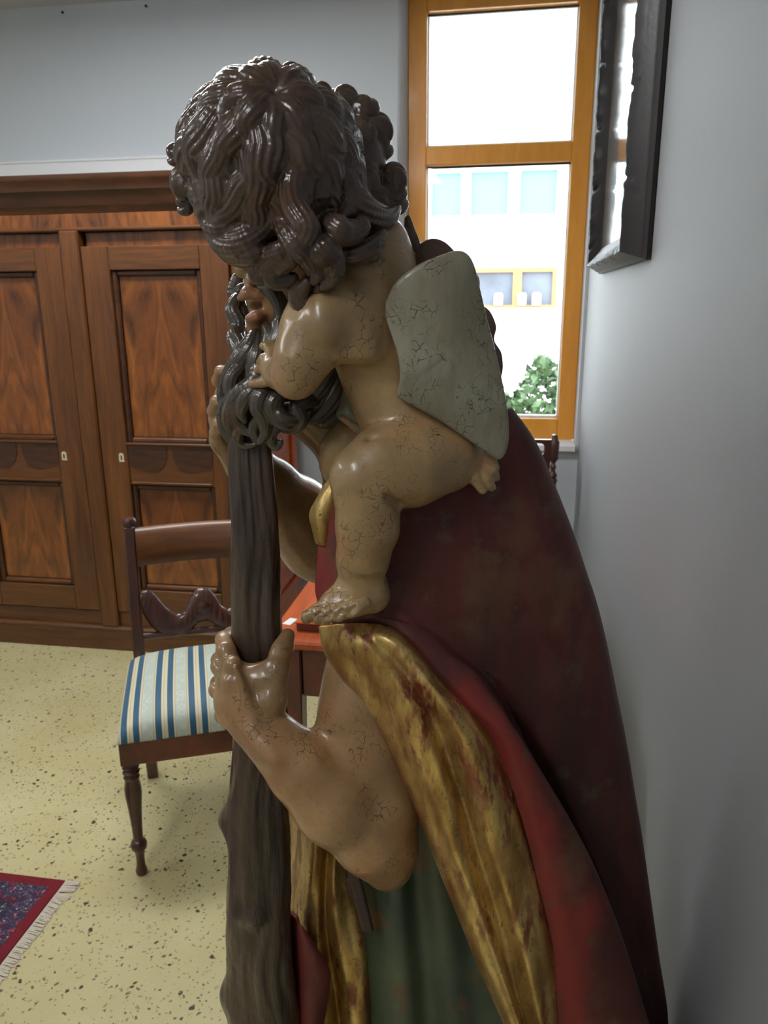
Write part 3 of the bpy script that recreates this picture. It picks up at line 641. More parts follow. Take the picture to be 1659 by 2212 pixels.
# ================================================================== table beside the wardrobe
tx0, ty0, ty1, tx1 = -0.557, 1.60, 2.30, 0.16
tb = empty('side_table', (tx0, ty0, 0)); tag(tb, 'reddish brown table with orange-lit top between the striped chair and the window', 'table')
def tbx(name, mat, x0, x1, y0, y1, z0, z1, bv_=0.003): return BOX(name, mat, x0 - tx0, x1 - tx0, y0 - ty0, y1 - ty0, z0, z1, tb, bv_)
tbx('table_top', 'wood_lit', tx0, tx1, ty0, ty1, 0.728, 0.75, 0.005)
tbx('apron', 'mahogany', tx0 + 0.085, tx1 - 0.04, ty0 + 0.02, ty0 + 0.042, 0.60, 0.728); tbx('apron', 'mahogany', tx0 + 0.085, tx1 - 0.04, ty1 - 0.042, ty1 - 0.02, 0.60, 0.728)
tbx('apron', 'mahogany', tx0 + 0.045, tx0 + 0.067, ty0 + 0.05, ty1 - 0.05, 0.60, 0.728); tbx('apron', 'mahogany', tx1 - 0.067, tx1 - 0.045, ty0 + 0.05, ty1 - 0.05, 0.60, 0.728)
for x in (tx0 + 0.06, tx1 - 0.06):
    for y in (ty0 + 0.035, ty1 - 0.035):
        V = []
        for z, a in ((0.728, 0.024), (0.58, 0.024), (0.0, 0.014)): V += [(x - tx0 - a, y - ty0 - a, z), (x - tx0 + a, y - ty0 - a, z), (x - tx0 + a, y - ty0 + a, z), (x - tx0 - a, y - ty0 + a, z)]
        MB().add(V, [tuple(f) for f in gridfaces(3, 4, True)] + [(0, 1, 2, 3), (8, 9, 10, 11)]).build('leg', 'mahogany', tb, 0.003)
bx = empty('wooden_box', (-0.42, 1.72, 0.75)); tag(bx, 'low reddish wooden box lying on the table behind the carved foot', 'box')
BOX('box_body', 'mahogany', -0.075, 0.12, -0.055, 0.10, 0.0, 0.018, bx, 0.002); BOX('lid', 'wood_lit', -0.078, 0.123, -0.058, 0.103, 0.018, 0.024, bx, 0.002)
p = atz(627, 1343, 0.75); o = BOX('paper_tag', 'paper', -0.011, 0.011, -0.02, 0.02, 0.0, 0.001); o.location = (p[0], p[1], 0.7502); o.rotation_euler = (0, 0, -0.25); tag(o, 'small white paper tag lying on the table top', 'tag')

# ================================================================== dark chair below the window
dc = empty('dark_chair', (0.03, 3.17, 0), 0.05); tag(dc, 'dark carved chair with turned posts standing under the window', 'chair')
w2 = 0.17
for sx in (-1, 1):
    x = sx * w2
    MB().lathe([(0.016, 0), (0.02, 0.02), (0.018, 0.2), (0.022, 0.42), (0.022, 0.46), (0.012, 0.475), (0.02, 0.49), (0.018, 0.5), (0.012, 0.515), (0.02, 0.54), (0.016, 0.74), (0.022, 0.755), (0.014, 0.765), (0.02, 0.775), (0.012, 0.79), (0.009, 0.80), (0.014, 0.815), (0.008, 0.83), (0.02, 0.85), (0.022, 0.925), (0.015, 0.935), (0.012, 0.955), (0.003, 0.958)], (x, 0.2, 0), 18).build('back_post', 'mahogany_v', dc, 0, True)
    MB().lathe([(0.016, 0), (0.02, 0.02), (0.014, 0.1), (0.022, 0.3), (0.015, 0.34), (0.022, 0.36), (0.022, 0.43)], (sx * (w2 + 0.02), -0.2, 0), 18).build('leg', 'mahogany_v', dc, 0, True)
MB().box(-w2 - 0.04, w2 + 0.04, -0.23, 0.19, 0.43, 0.46).build('seat', 'mahogany_v', dc, 0.006)
MB().box(-w2 + 0.015, w2 - 0.015, 0.19, 0.21, 0.79, 0.85).build('middle_rail', 'mahogany_v', dc, 0.004); MB().box(-w2 + 0.015, w2 - 0.015, 0.19, 0.21, 0.52, 0.56).build('lower_rail', 'mahogany_v', dc, 0.004)
m = MB()                                              # pierced top rail: rounded openings
out = [(-w2 + 0.01, 0.85), (w2 - 0.01, 0.85), (w2 - 0.01, 0.935), (-w2 + 0.01, 0.935)]
me = bpy.data.meshes.new('top_rail'); bm = bmesh.new()
def ringv(pts): return [bm.verts.new((x, 0.19, z)) for x, z in pts]
es = []
for pts in [out] + [[(cx_ + 0.033 * math.copysign(abs(math.cos(a)) ** 0.6, math.cos(a)), 0.892 + 0.028 * math.copysign(abs(math.sin(a)) ** 0.6, math.sin(a))) for a in np.linspace(0, 2 * PI, 20, endpoint=False)] for cx_ in (-0.095, 0.0, 0.095)]:
    v = ringv(pts); es += [bm.edges.new((v[k], v[(k + 1) % len(v)])) for k in range(len(v))]
bmesh.ops.triangle_fill(bm, use_beauty=True, use_dissolve=False, edges=es)
r = bmesh.ops.extrude_face_region(bm, geom=bm.faces[:]); bmesh.ops.translate(bm, verts=[q for q in r['geom'] if isinstance(q, bmesh.types.BMVert)], vec=(0, 0.02, 0))
bmesh.ops.recalc_face_normals(bm, faces=bm.faces); bm.to_mesh(me); bm.free(); link('top_rail', me, 'mahogany_v', dc)

# ================================================================== rug
def rugmat():
    t = NT('oriental_rug_pile'); s = t.sep(t.obj())   # rug corner at the origin, lying towards -x, -y
    ex = t.math('MULTIPLY', s[0], -1.0); ey = t.math('MULTIPLY', s[1], -1.0); d = t.math('MINIMUM', ex, ey)
    red = lin(124, 20, 32); dred = lin(84, 12, 24); navy = lin(34, 36, 62)
    q = t.vor(t.obj(), 44); q2 = t.vor(t.mapv(t.obj(), loc=(2, 3, 0)), 80)
    a = t.sep(q.outputs['Color'])[0]
    fld = t.ramp(a, [(0.0, navy), (0.45, dred), (0.68, lin(46, 52, 74)), (0.86, lin(190, 160, 130)), (0.95, lin(60, 74, 66))], 'CONSTANT')
    fld = t.mix(t.ramp(q2.outputs['Distance'], [(0.16, 0.8), (0.22, 0.0)]), fld, lin(150, 30, 40))
    lines = t.ramp(t.noise(t.obj(), 30, 2, 0.5, 2.0), [(0.47, 0.0), (0.49, 0.85), (0.51, 0.85), (0.53, 0.0)])
    fld = t.mix(t.math('MULTIPLY', lines, t.math('GREATER_THAN', d, 0.10)), fld, lin(200, 184, 160))
    band = t.ramp(q.outputs['Distance'], [(0.30, lin(112, 24, 36)), (0.36, navy), (0.5, lin(52, 40, 66))]); band = t.mix(t.ramp(t.noise(t.obj(), 26, 2, 0.5, 3.0), [(0.48, 0.0), (0.495, 0.7), (0.505, 0.7), (0.52, 0.0)]), band, lin(150, 140, 150)); band = t.mix(t.ramp(q2.outputs['Distance'], [(0.14, 0.9), (0.2, 0.0)]), band, lin(186, 176, 180))
    c = t.mix(t.math('GREATER_THAN', d, 0.085), band, fld); c = t.mix(t.math('LESS_THAN', d, 0.03), c, t.mix(t.noise(t.obj(), 40, 2), red, dred))
    t.set('Base Color', c); t.set('Roughness', 0.95); t.bump(t.noise(t.obj(), 400, 2), 0.5, 0.002); return t.m
rx, ry = -1.150, 1.585
rg = empty('rug', (rx, ry, 0)); tag(rg, 'red bordered oriental rug with navy pattern and cream fringe on the terrazzo floor', 'rug')
o = BOX('pile', rugmat(), -1.9, 0, -2.6, 0, 0.001, 0.009, rg, 0.0015)
m = MB(); y = 0.0                                     # fringe of short knotted strands along the end
while y > -2.6:
    L = random.uniform(0.026, 0.036) + (0.01 if y > -0.06 else 0); dy = random.uniform(-0.006, 0.002) + (0.012 if y > -0.04 else 0); r_ = 0.0013
    pts = np.array([(0, y, 0.005), (L * 0.5, y + dy * 0.5 + random.uniform(-.002, .002), 0.004), (L, y + dy, 0.0018)])
    V = []
    for p_ in pts: V += [(p_[0], p_[1] - r_, p_[2]), (p_[0], p_[1], p_[2] + r_), (p_[0], p_[1] + r_, p_[2]), (p_[0], p_[1], p_[2] - r_)]
    m.add(V, [tuple(f) for f in gridfaces(3, 4, True)]); y -= 0.0023
o = m.build('fringe', simple('cream_fringe', lin(206, 198, 184), 0.9), rg); tag(o, 'cream fringe', kind='stuff')

# ================================================================== framed picture on the right wall
pf = empty('framed_picture', (XR, 2.55, 1.61)); tag(pf, 'large picture in a black carved frame hanging on the right wall beside the window', 'picture')
y0, y1, z0, z1 = 2.03, 3.12, 1.612, ZC - 0.03
# profile: distance inwards from the outer edge, height off the wall; the crest is carved and worn
prof = [(0.0, 0.002), (0.0, 0.012), (0.012, 0.016), (0.03, 0.020), (0.034, 0.026), (0.07, 0.038), (0.075, 0.043), (0.10, 0.052), (0.115, 0.060), (0.122, 0.062), (0.13, 0.060), (0.14, 0.050), (0.15, 0.042), (0.165, 0.030), (0.18, 0.020)]
def dd(d, sc): return d * sc if d <= 0.122 else 0.122 * sc + (d - 0.122)
SC = {'near': 1.0, 'far': 0.4, 'low': 0.22, 'top': 1.0}
def corner(d, w): a, b_ = {'nl': ('near', 'low'), 'fl': ('far', 'low'), 'ft': ('far', 'top'), 'nt': ('near', 'top')}[w]; y_ = y0 + dd(d, SC['near']) if a == 'near' else y1 - dd(d, SC['far']); z_ = z0 + dd(d, SC['low']) if b_ == 'low' else z1 - dd(d, SC['top']); return np.array([y_, z_])
def rail(name, A, B, inn):
    L = np.linalg.norm(corner(0, B) - corner(0, A)); n = int(L / 0.008); V = []; inn = np.array(inn, float)
    for k in range(n + 1):
        t = k / n; wob = 0.3 * math.sin(k * 0.23 + 2) + 0.3 * math.sin(k * 0.61 + 1.3) + 0.5 * (rng.uniform() - 0.5) - (1.5 if k % 29 in (7, 8) else 0); wob *= min(1, 8 * t, 8 * (1 - t))
        for d, h in prof:
            p = corner(d, A) * (1 - t) + corner(d, B) * t; cz = 0.09 < d < 0.145
            V.append((XR - h - (0.0035 * wob if cz else 0) - pf.location.x, p[0] + inn[0] * (0.006 * wob if cz else 0) - pf.location.y, p[1] + inn[1] * (0.004 * wob if cz else 0) - pf.location.z))
    MB().add(V, [tuple(f) for f in gridfaces(n + 1, len(prof))]).build(name, 'black_wood', pf, 0, True)
rail('moulding', 'nl', 'fl', (0, 1)); rail('moulding', 'fl', 'ft', (-1, 0)); rail('moulding', 'ft', 'nt', (0, -1)); rail('moulding', 'nt', 'nl', (1, 0))
MB().box(-0.020, -0.016, y0 + 0.14 - 2.55, y1 - 0.09 - 2.55, 0.07, z1 - z0 - 0.14).build('picture_panel', simple('glossy_varnished_canvas', lin(120, 112, 104), 0.12, var=0.4, vscale=5, coat=0.6, bump=(60, 0.15, 0.002)), pf)
MB().box(-0.012, -0.001, y0 + 0.03 - 2.55, y1 - 0.03 - 2.55, 0.03, z1 - z0 - 0.03).build('back_board', 'black_wood', pf)

# ================================================================== the statue
PZ = 0.10
stt = empty('statue', (-0.12, 1.0, 0)); tag(stt, 'painted wooden statue of bearded man in red cloak carrying a winged curly-haired child', 'statue')
stt_inv = Vector((-0.12, 1.0, 0))
def under(o, parent):
    """parent a mesh built in room coordinates"""
    o.parent = parent; o.matrix_parent_inverse = parent_inv(parent)
    return o
def parent_inv(p):
    mtx = Matrix.Translation(p.location) if p.parent is None else Matrix.Identity(4); return mtx.inverted()
def drop(P, z, out=(0, 0, 0)): q = np.array(P, float) + np.array(out); q[2] = z; return q

# --- staff: a rough trunk
A = [(538, 880, 1.0, 38), (543, 960, 1.0, 44), (548, 1080, 0.995, 47), (553, 1200, 0.99, 49), (557, 1320, 0.985, 51), (557, 1420, 0.98, 51), (556, 1560, 0.98, 52), (556, 1680, 0.975, 55), (558, 1800, 0.97, 61), (558, 1950, 0.97, 65), (566, 2080, 0.97, 69), (572, 2212, 0.97, 73)]
q = [SR(*e) for e in A]; P = [e[0] for e in q]; R_ = [e[1] for e in q]
P.append(drop(P[-1] + (P[-1] - P[-2]) * 1.2, 0.22)); R_.append(R_[-1] * 1.05); P.append(drop(P[-1], PZ - 0.01)); R_.append(R_[-1] * 1.1)
nl_, na_ = 420, 120; CL = cr(np.array(P), nl_); RL = np.interp(np.linspace(0, 1, nl_), np.linspace(0, 1, len(R_)), R_)
ang = np.linspace(0, 2 * PI, na_, endpoint=False); s_len = np.concatenate([[0], np.cumsum(np.linalg.norm(np.diff(CL, axis=0), axis=1))])
An, Sn = np.meshgrid(ang, s_len); wob = 0.35 * np.sin(Sn * 9) + 0.25 * np.sin(Sn * 23 + 1)
gro = np.zeros_like(An); rr = np.random.default_rng(3)
for k in range(9):
    f_ = rr.integers(4, 15); gro += np.cos(f_ * (An + wob * rr.uniform(0.4, 1.2) + rr.uniform(-1, 1) * Sn * 2) + rr.uniform(0, 6)) * rr.uniform(0.4, 1) / 9
gro = np.sign(gro) * np.abs(gro) ** 0.6
fine = np.zeros_like(An)
for k in range(10): fine += np.abs(np.sin(rr.integers(9, 24) * 0.5 * (An + 0.5 * wob * rr.uniform(0.5, 1.5) + rr.uniform(-2, 2) * Sn) + rr.uniform(0, 6))) / 10
dp = 0.0030 * gro + 0.0035 * (fine - 0.63) + 0.0028 * np.cos(3 * An + 2.5 * wob + 1.0) + 0.0016 * vnoise(np.stack([np.cos(An), np.sin(An), Sn * 9], -1), 0.9, 4, 3)
E1 = CAMR - HEAD * (CAMR @ HEAD); E1 = unit(np.array([E1[0], E1[1], 0])); E2 = np.array([-E1[1], E1[0], 0])   # E1 right, E2 away from the viewer
def knot(ky, kang, amp, sz):
    i = np.argmin(np.abs(CL[:, 2] - S(550, ky, 0.97)[2])); da = np.angle(np.exp(1j * (An - kang))); return amp * np.exp(-((Sn - s_len[i]) / sz) ** 2 - (da / 0.5) ** 2)
for kn in ((1765, PI, 0.016, 0.03), (2140, PI, 0.013, 0.03), (1935, -1.5, 0.012, 0.018), (1560, -0.4, 0.006, 0.02), (1180, -1.2, 0.004, 0.02)): dp += knot(*kn)
rad_ = RL[:, None] + dp; fl_ = 1 + 0.05 * np.cos(2 * An)
V = CL[:, None, :] + (rad_ * fl_)[..., None] * (np.cos(An)[..., None] * E1 + np.sin(An)[..., None] * E2)
under(meshnp('staff', V.reshape(-1, 3), np.concatenate([gridfaces(nl_, na_, True)]), 'bark'), stt)

# --- the man: head, neck, trunk and both arms as one skin
lo, hi = np.array([-0.62, 0.72, 0.05]), np.array([0.22, 1.32, 1.78])
sd = SDF(lo, hi, 0.0026)
# trunk (mostly under the clothes)
sd.px([(735, 930, 1.10, 62), (800, 1080, 1.10, 90), (880, 1300, 1.09, 100), (925, 1600, 1.10, 90), (960, 1900, 1.12, 90), (980, 2212, 1.13, 100)], 0.03)
sd.px([(640, 850, 1.06, 64), (700, 890, 1.08, 66), (800, 960, 1.10, 70)], 0.03)         # neck and chest
# skull, cheek, jaw
sd.epx(655, 600, 1.03, 118, 110, 120, 0.02); sd.epx(600, 640, 1.02, 66, 86, 78, 0.02)
sd.px([(600, 700, 1.02, 46), (580, 730, 1.01, 40)], 0.02)
# nose
sd.px([(578, 545, 0.995, 17), (545, 572, 0.985, 16), (524, 582, 0.978, 19)], 0.006)
sd.epx(545, 603, 0.972, 14, 12, 14, 0.005); sd.epx(548, 604, 1.0, 12, 11, 12, 0.005); sd.px([(556, 560, 0.99, 22), (580, 610, 1.0, 34)], 0.01)
sd.epx(592, 556, .978, 20, 9, 16, 0.005); sd.px([(566, 532, .985, 8), (600, 528, .978, 9), (632, 540, .975, 7)], 0.008); sd.px([(572, 562, .966, 3), (612, 562, .962, 3)], 0.004, True)   # near eye and brow
# lips around an open mouth
sd.px([(578, 646, 0.978, 8), (556, 636, 0.972, 10), (534, 634, 0.970, 11), (520, 644, 0.980, 9)], 0.005)
sd.px([(574, 676, 0.98, 8), (554, 682, 0.973, 11), (538, 688, 0.975, 10)], 0.005)
sd.px([(570, 660, 0.962, 5), (545, 660, 0.960, 7), (520, 664, 0.978, 8)], 0.003, True); sd.epx(545, 661, 0.985, 28, 8, 26, 0.004, True)
sd.epx(552, 708, 0.99, 20, 20, 24, 0.01); sd.px([(540, 612, .98, 9), (530, 630, .975, 9)], 0.006)
# near arm
sd.px([(800, 1380, 0.98, 90), (790, 1500, 0.955, 88), (795, 1620, 0.94, 84), (815, 1730, 0.925, 86), (836, 1838, 0.905, 60), (836, 1868, 0.90, 42)], 0.025)
sd.px([(836, 1868, 0.90, 40), (800, 1818, 0.89, 68), (718, 1735, 0.885, 79), (650, 1660, 0.89, 68), (598, 1606, 0.90, 54), (566, 1572, 0.912, 50)], 0.02)
sd.px([(735, 1560, 0.93, 44), (745, 1640, 0.92, 40)], 0.03)
# near hand: back of the hand, knuckles, fingers round the staff, thumb
sd.px([(566, 1580, 0.915, 46), (535, 1525, 0.918, 46), (518, 1470, 0.925, 38)], 0.015)
sd.px([(566, 1580, 0.92, 40), (500, 1520, 0.93, 32), (496, 1470, 0.935, 30)], 0.015)
sd.px([(505, 1450, 0.93, 24), (488, 1405, 0.945, 20), (484, 1382, 0.975, 18), (500, 1372, 1.015, 17), (545, 1378, 1.04, 15)], 0.006)       # index
sd.px([(492, 1468, 0.935, 22), (474, 1440, 0.955, 18), (474, 1425, 0.99, 17), (500, 1420, 1.03, 16), (545, 1424, 1.045, 14)], 0.005)
sd.px([(490, 1510, 0.935, 22), (470, 1490, 0.955, 18), (472, 1476, 0.99, 17), (500, 1470, 1.03, 15), (545, 1472, 1.045, 13)], 0.005)
sd.px([(500, 1555, 0.93, 22), (481, 1545, 0.95, 17), (482, 1530, 0.985, 15), (505, 1520, 1.03, 14), (540, 1520, 1.04, 12)], 0.005)
sd.px([(572, 1566, 0.912, 34), (586, 1510, 0.908, 32), (598, 1446, 0.92, 25), (610, 1404, 0.94, 21), (621, 1374, 0.957, 17)], 0.010); sd.epx(606, 1414, .935, 23, 17, 22, 0.006)     # thumb
sd.px([(530, 1470, 0.925, 26), (562, 1462, 0.92, 24), (590, 1468, 0.93, 24)], 0.015)                                                    # web
for tx, ty, ux, uy, hh in ((548, 1548, 508, 1440, .886), (525, 1560, 490, 1470, .895), (515, 1570, 486, 1512, .90), (520, 1590, 492, 1556, .90)): sd.px([(tx, ty, hh, 4), (ux, uy, hh + .012, 7)], 0.016)
for x_, y_, h_, r_ in ((503, 1436, .918, 20), (487, 1462, .925, 18), (482, 1508, .925, 18), (492, 1556, .92, 17)): sd.epx(x_, y_, h_, r_, r_, r_, 0.006)
sd.px([(590, 1545, .868, 4), (548, 1625, .868, 4)], 0.01, True); sd.px([(548, 1530, .868, 8), (562, 1478, .878, 10), (560, 1440, .90, 10)], 0.016, True); sd.px([(548, 1585, .878, 8), (592, 1635, .862, 8)], 0.03)
sd.px([(724, 1642, .862, 6), (760, 1668, .842, 5)], 0.02, True)
# carve the staff's seat so that the hand closes on it
# far arm: elbow near the cloak, forearm rising behind the staff to the hand
sd.px([(790, 1120, 1.14, 70), (735, 1180, 1.16, 84), (690, 1165, 1.16, 84), (640, 1110, 1.14, 78), (585, 1050, 1.10, 56), (535, 1000, 1.075, 44), (500, 960, 1.055, 34)], 0.02)
sd.px([(500, 985, 1.05, 22), (480, 950, 1.04, 24), (478, 900, 1.05, 24), (486, 850, 1.06, 22)], 0.012)
for (a, b_, r0) in (((486, 950, 1.04), (470, 935, 1.02), 17), ((484, 905, 1.045), (463, 888, 1.025), 15), ((490, 850, 1.055), (471, 822, 1.04), 13)):
    sd.px([(a[0] + 22, a[1] + 12, a[2] + 0.02, r0), (a[0], a[1], a[2], r0), (b_[0], b_[1], b_[2], r0), (b_[0] + 6, b_[1] - 20, b_[2] - 0.012, r0 * 0.95), (b_[0] + 26, b_[1] - 24, b_[2] - 0.03, r0 * 0.8)], 0.005)
man = under(sd.build('man_figure', 'flesh_saint', None, 1), stt)
lipc = [S(545, 645, 0.975), S(550, 684, 0.976)]
def mt(co):
    d = np.minimum(np.linalg.norm(co - lipc[0], axis=1), np.linalg.norm(co - lipc[1], axis=1)); a = np.clip(1.6 - d / 0.014, 0, 1) * 0.6
    mo = np.linalg.norm((co - S(548, 664, 0.985)) / np.array([1, 1, 0.45]), axis=1); c = np.tile(np.array(lin(168, 104, 80)), (len(co), 1)); dark = mo < 0.011
    c[dark] = lin(40, 22, 18); a = np.where(dark, 0.85, a); c[:, 3] = a; return c
tint(man, mt)

# --- beard and hair of the man
bl, bh = pbounds([(x_, y_, h_) for x_ in (465, 785) for y_ in (455, 980) for h_ in (0.9, 1.14)], 0.0); sd = SDF(bl, bh, 0.0012)
sd.epx(542, 850, 1.0, 36, 100, 40, 0.01, rot=0.25); sd.epx(640, 890, 1.0, 50, 30, 40, 0.01)
sd.epx(690, 800, 1.02, 70, 80, 60, 0.01); sd.epx(700, 880, 1.03, 52, 46, 44, 0.012); sd.epx(655, 560, 1.06, 120, 95, 105, 0.012)
sd.px([(608, 660, 1.0, 20), (600, 720, 0.99, 24), (590, 760, 0.985, 26)], 0.01)
TOC = -CAMF
def pl_(lst): return [S(*e) for e in lst]
BL = [([(553, 716, .972), (540, 748, .958), (520, 776, .956), (508, 800, .96), (500, 828, .965)], .020, 5), ([(560, 725, .968), (556, 765, .952), (545, 800, .95), (532, 830, .95)], .020, 5),
      ([(548, 722, .985), (522, 758, .975), (500, 796, .978), (484, 830, .985), (480, 865, .985), (492, 890, .98)], .018, 4),
      ([(520, 790, .955), (500, 812, .95), (496, 842, .95), (516, 862, .95), (510, 885, .955), (494, 905, .965)], .016, 4),
      ([(560, 780, .95), (548, 820, .94), (520, 845, .938), (500, 872, .945), (492, 905, .955), (502, 935, .965), (520, 948, .965)], .019, 5),
      ([(575, 750, .958), (574, 800, .945), (556, 830, .935), (530, 860, .932), (520, 890, .94), (530, 912, .945)], .018, 5),
      ([(535, 850, .945), (512, 870, .945), (506, 900, .95), (524, 925, .955), (548, 935, .955), (556, 918, .95)], .014, 4),
      ([(590, 835, .94), (566, 850, .925), (556, 880, .925), (570, 905, .93), (572, 935, .935), (560, 956, .945)], .019, 5),
      ([(640, 852, .95), (606, 852, .93), (588, 872, .922), (594, 900, .925), (616, 918, .93), (636, 912, .935)], .019, 5),
      ([(600, 870, .93), (604, 895, .92), (628, 905, .925), (650, 898, .935), (648, 880, .94)], .013, 4),
      ([(690, 862, .962), (660, 866, .94), (640, 880, .932), (650, 905, .932), (636, 926, .938), (610, 930, .945)], .018, 5),
      ([(612, 905, .945), (592, 925, .94), (584, 948, .945), (596, 964, .95), (608, 952, .95)], .014, 4), ([(560, 900, .94), (548, 925, .945), (556, 950, .95), (574, 952, .95)], .013, 4),
      ([(500, 850, .965), (480, 885, .98), (482, 920, .985), (496, 948, .985), (508, 962, .985)], .014, 4), ([(524, 915, .955), (514, 940, .96), (526, 960, .97), (552, 960, .965)], .013, 4),
      ([(594, 636, .99), (606, 660, .978), (604, 690, .97), (596, 720, .962), (600, 745, .96)], .013, 4), ([(582, 630, .985), (596, 644, .976), (600, 672, .968), (590, 704, .966)], .009, 3),
      ([(618, 690, .98), (610, 720, .965), (600, 752, .957), (606, 790, .955)], .014, 4), ([(612, 640, 1.0), (618, 668, .985), (614, 700, .975)], .012, 4),
      ([(560, 616, .972), (580, 622, .966), (597, 642, .962), (606, 672, .96), (600, 700, .957)], .018, 5), ([(600, 690, .962), (604, 715, .955), (592, 745, .95), (598, 775, .952)], .02, 5), ([(572, 700, .972), (582, 722, .96), (572, 745, .955)], .014, 4), ([(512, 640, 1.03), (500, 668, 1.02), (514, 700, 1.015), (500, 730, 1.01), (508, 760, 1.0)], .018, 4), ([(522, 620, 1.04), (512, 650, 1.035), (524, 680, 1.03), (514, 712, 1.02)], .018, 4),
      ([(512, 600, 1.06), (506, 630, 1.06), (514, 660, 1.055), (506, 690, 1.05), (516, 725, 1.04), (506, 765, 1.02)], .02, 5),
      ([(520, 690, 1.02), (506, 714, 1.01), (518, 742, 1.0), (506, 775, .995)], .012, 3),
      ([(745, 790, .985), (724, 840, .968), (694, 885, .962), (664, 912, .96)], .030, 5), ([(757, 840, 1.0), (738, 885, .985), (702, 916, .978)], .026, 4), ([(720, 780, .98), (690, 830, .96), (664, 870, .955)], .028, 5)]
for pts, wd_, n_ in BL: lock(sd, pl_(pts), wd_ * 1.15, n_, nrm=TOC, k=0.0012, seg=20, sr=0.21, tipw=0.25)
o = sd.build('beard', 'beard', None, 0); o.parent = man; o.matrix_parent_inverse = Matrix.Identity(4)

# --- the child: torso, limbs and head as one skin
lo, hi = pbounds([(x_, y_, h_) for x_ in (450, 1085) for y_ in (160, 1365) for h_ in (0.80, 1.03)], 0.01); sd = SDF(lo, hi, 0.002)
sd.epx(592, 360, 0.905, 145, 132, 145, 0.02)
sd.px([(740, 500, 0.93, 70), (790, 560, 0.935, 84)], 0.02)
sd.px([(785, 600, 0.935, 96), (790, 690, 0.93, 92), (832, 810, 0.935, 82), (872, 900, 0.935, 82), (925, 960, 0.935, 86)], 0.03)
sd.px([(830, 520, 0.95, 48), (846, 575, 0.955, 48)], 0.02)
sd.px([(690, 650, 0.90, 62), (668, 715, 0.885, 57), (650, 780, 0.875, 54), (636, 812, 0.875, 46)], 0.018)
sd.px([(636, 812, 0.875, 45), (606, 806, 0.90, 33), (592, 800, 0.92, 26)], 0.012)
sd.px([(600, 812, 0.915, 20), (588, 795, 0.93, 24), (590, 770, 0.935, 18)], 0.008)
for pts in ([(595, 822, .915, 12), (568, 826, .925, 11), (545, 829, .93, 10)], [(585, 802, .925, 12), (566, 796, .935, 10), (556, 801, .942, 9)], [(586, 784, .932, 12), (570, 775, .935, 11), (562, 782, .945, 9)], [(592, 768, .935, 11), (580, 752, .94, 10), (568, 748, .948, 9)], [(600, 760, .935, 11), (590, 745, .945, 10), (578, 742, .95, 9)]): sd.px(pts, 0.003)
# shoulder blade hollow, spine
sd.px([(838, 640, 0.855, 8), (850, 760, 0.858, 7), (880, 860, 0.86, 5)], 0.02, True)
sd.epx(755, 700, 0.872, 36, 46, 20, 0.03); sd.epx(762, 760, 0.868, 40, 20, 14, 0.03)
# near leg
sd.px([(955, 985, 0.925, 82), (880, 1002, 0.895, 88), (815, 1012, 0.875, 74), (776, 1030, 0.865, 60)], 0.02)
sd.px([(778, 1036, 0.865, 60), (792, 1085, 0.868, 62), (794, 1140, 0.872, 64), (784, 1205, 0.882, 53), (778, 1252, 0.89, 46)], 0.014)
sd.px([(792, 1272, 0.893, 40), (806, 1290, 0.895, 33)], 0.01); sd.px([(796, 1276, 0.89, 42), (758, 1290, 0.882, 40), (722, 1308, 0.876, 30), (700, 1320, 0.873, 20)], 0.012)
for (x0_, y0_, x1_, y1_, r_, h_) in ((700, 1312, 662, 1336, 13, .872), (718, 1312, 686, 1338, 12, .864), (740, 1312, 706, 1338, 12, .858), (766, 1306, 732, 1332, 13, .853), (788, 1302, 760, 1324, 13, .851)):
    sd.px([(x0_, y0_, h_, r_ + 1), ((x0_ + x1_) / 2, (y0_ + y1_) / 2 - 4, h_ - .006, r_), (x1_ + 2, y1_ - 4, h_ - .006, r_ * 1.05), (x1_, y1_ + 2, h_ - .003, r_ * .8)], 0.0035)
    sd.epx(x1_ + 3, y1_ - 8, h_ - .006 - r_ * .0005, 7, 6, 3, 0.002)
for (xa, ya, xb2, yb2, h_) in ((708, 1312, 674, 1340, .856), (728, 1313, 697, 1341, .848), (752, 1309, 719, 1338, .842), (776, 1304, 747, 1331, .839)): sd.px([(xa, ya, h_ + .004, 2), ((xa + xb2) / 2, (ya + yb2) / 2, h_, 3), (xb2, yb2, h_, 4)], 0.005, True)
# ankle and knee creases
for pts in ([(735, 1246, 0.852, 5), (780, 1262, 0.85, 5), (828, 1256, 0.862, 5)], [(838, 1075, 0.84, 5), (862, 1092, 0.86, 6)], [(842, 930, 0.858, 5), (800, 948, 0.86, 6)]): sd.px(pts, 0.012, True)
# far leg
sd.px([(840, 930, 0.985, 60), (770, 950, 0.99, 54), (738, 975, 0.992, 42), (730, 1005, 0.995, 34), (760, 1060, 1.0, 40)], 0.015)
# hand resting behind the hip
sd.px([(975, 930, 0.935, 30), (1005, 975, 0.925, 28), (1020, 1010, 0.918, 25)], 0.012)
for pts in ([(1014, 1008, .912, 18), (1026, 1034, .906, 13), (1042, 1058, .906, 11)], [(1030, 1008, .914, 14), (1052, 1030, .908, 11), (1062, 1052, .91, 10)], [(1036, 998, .916, 13), (1064, 1014, .912, 11), (1072, 1032, .916, 9)], [(1034, 984, .918, 12), (1062, 994, .918, 11), (1071, 1010, .92, 9)]): sd.px(pts, 0.003)
sd.epx(560, 468, .985, 86, 80, 70, 0.01); sd.px([(492, 470, 1.0, 12), (478, 500, 1.01, 15)], 0.008); sd.px([(500, 530, 1.0, 10), (520, 545, 1.0, 10)], 0.005)          # the child's face, turned away
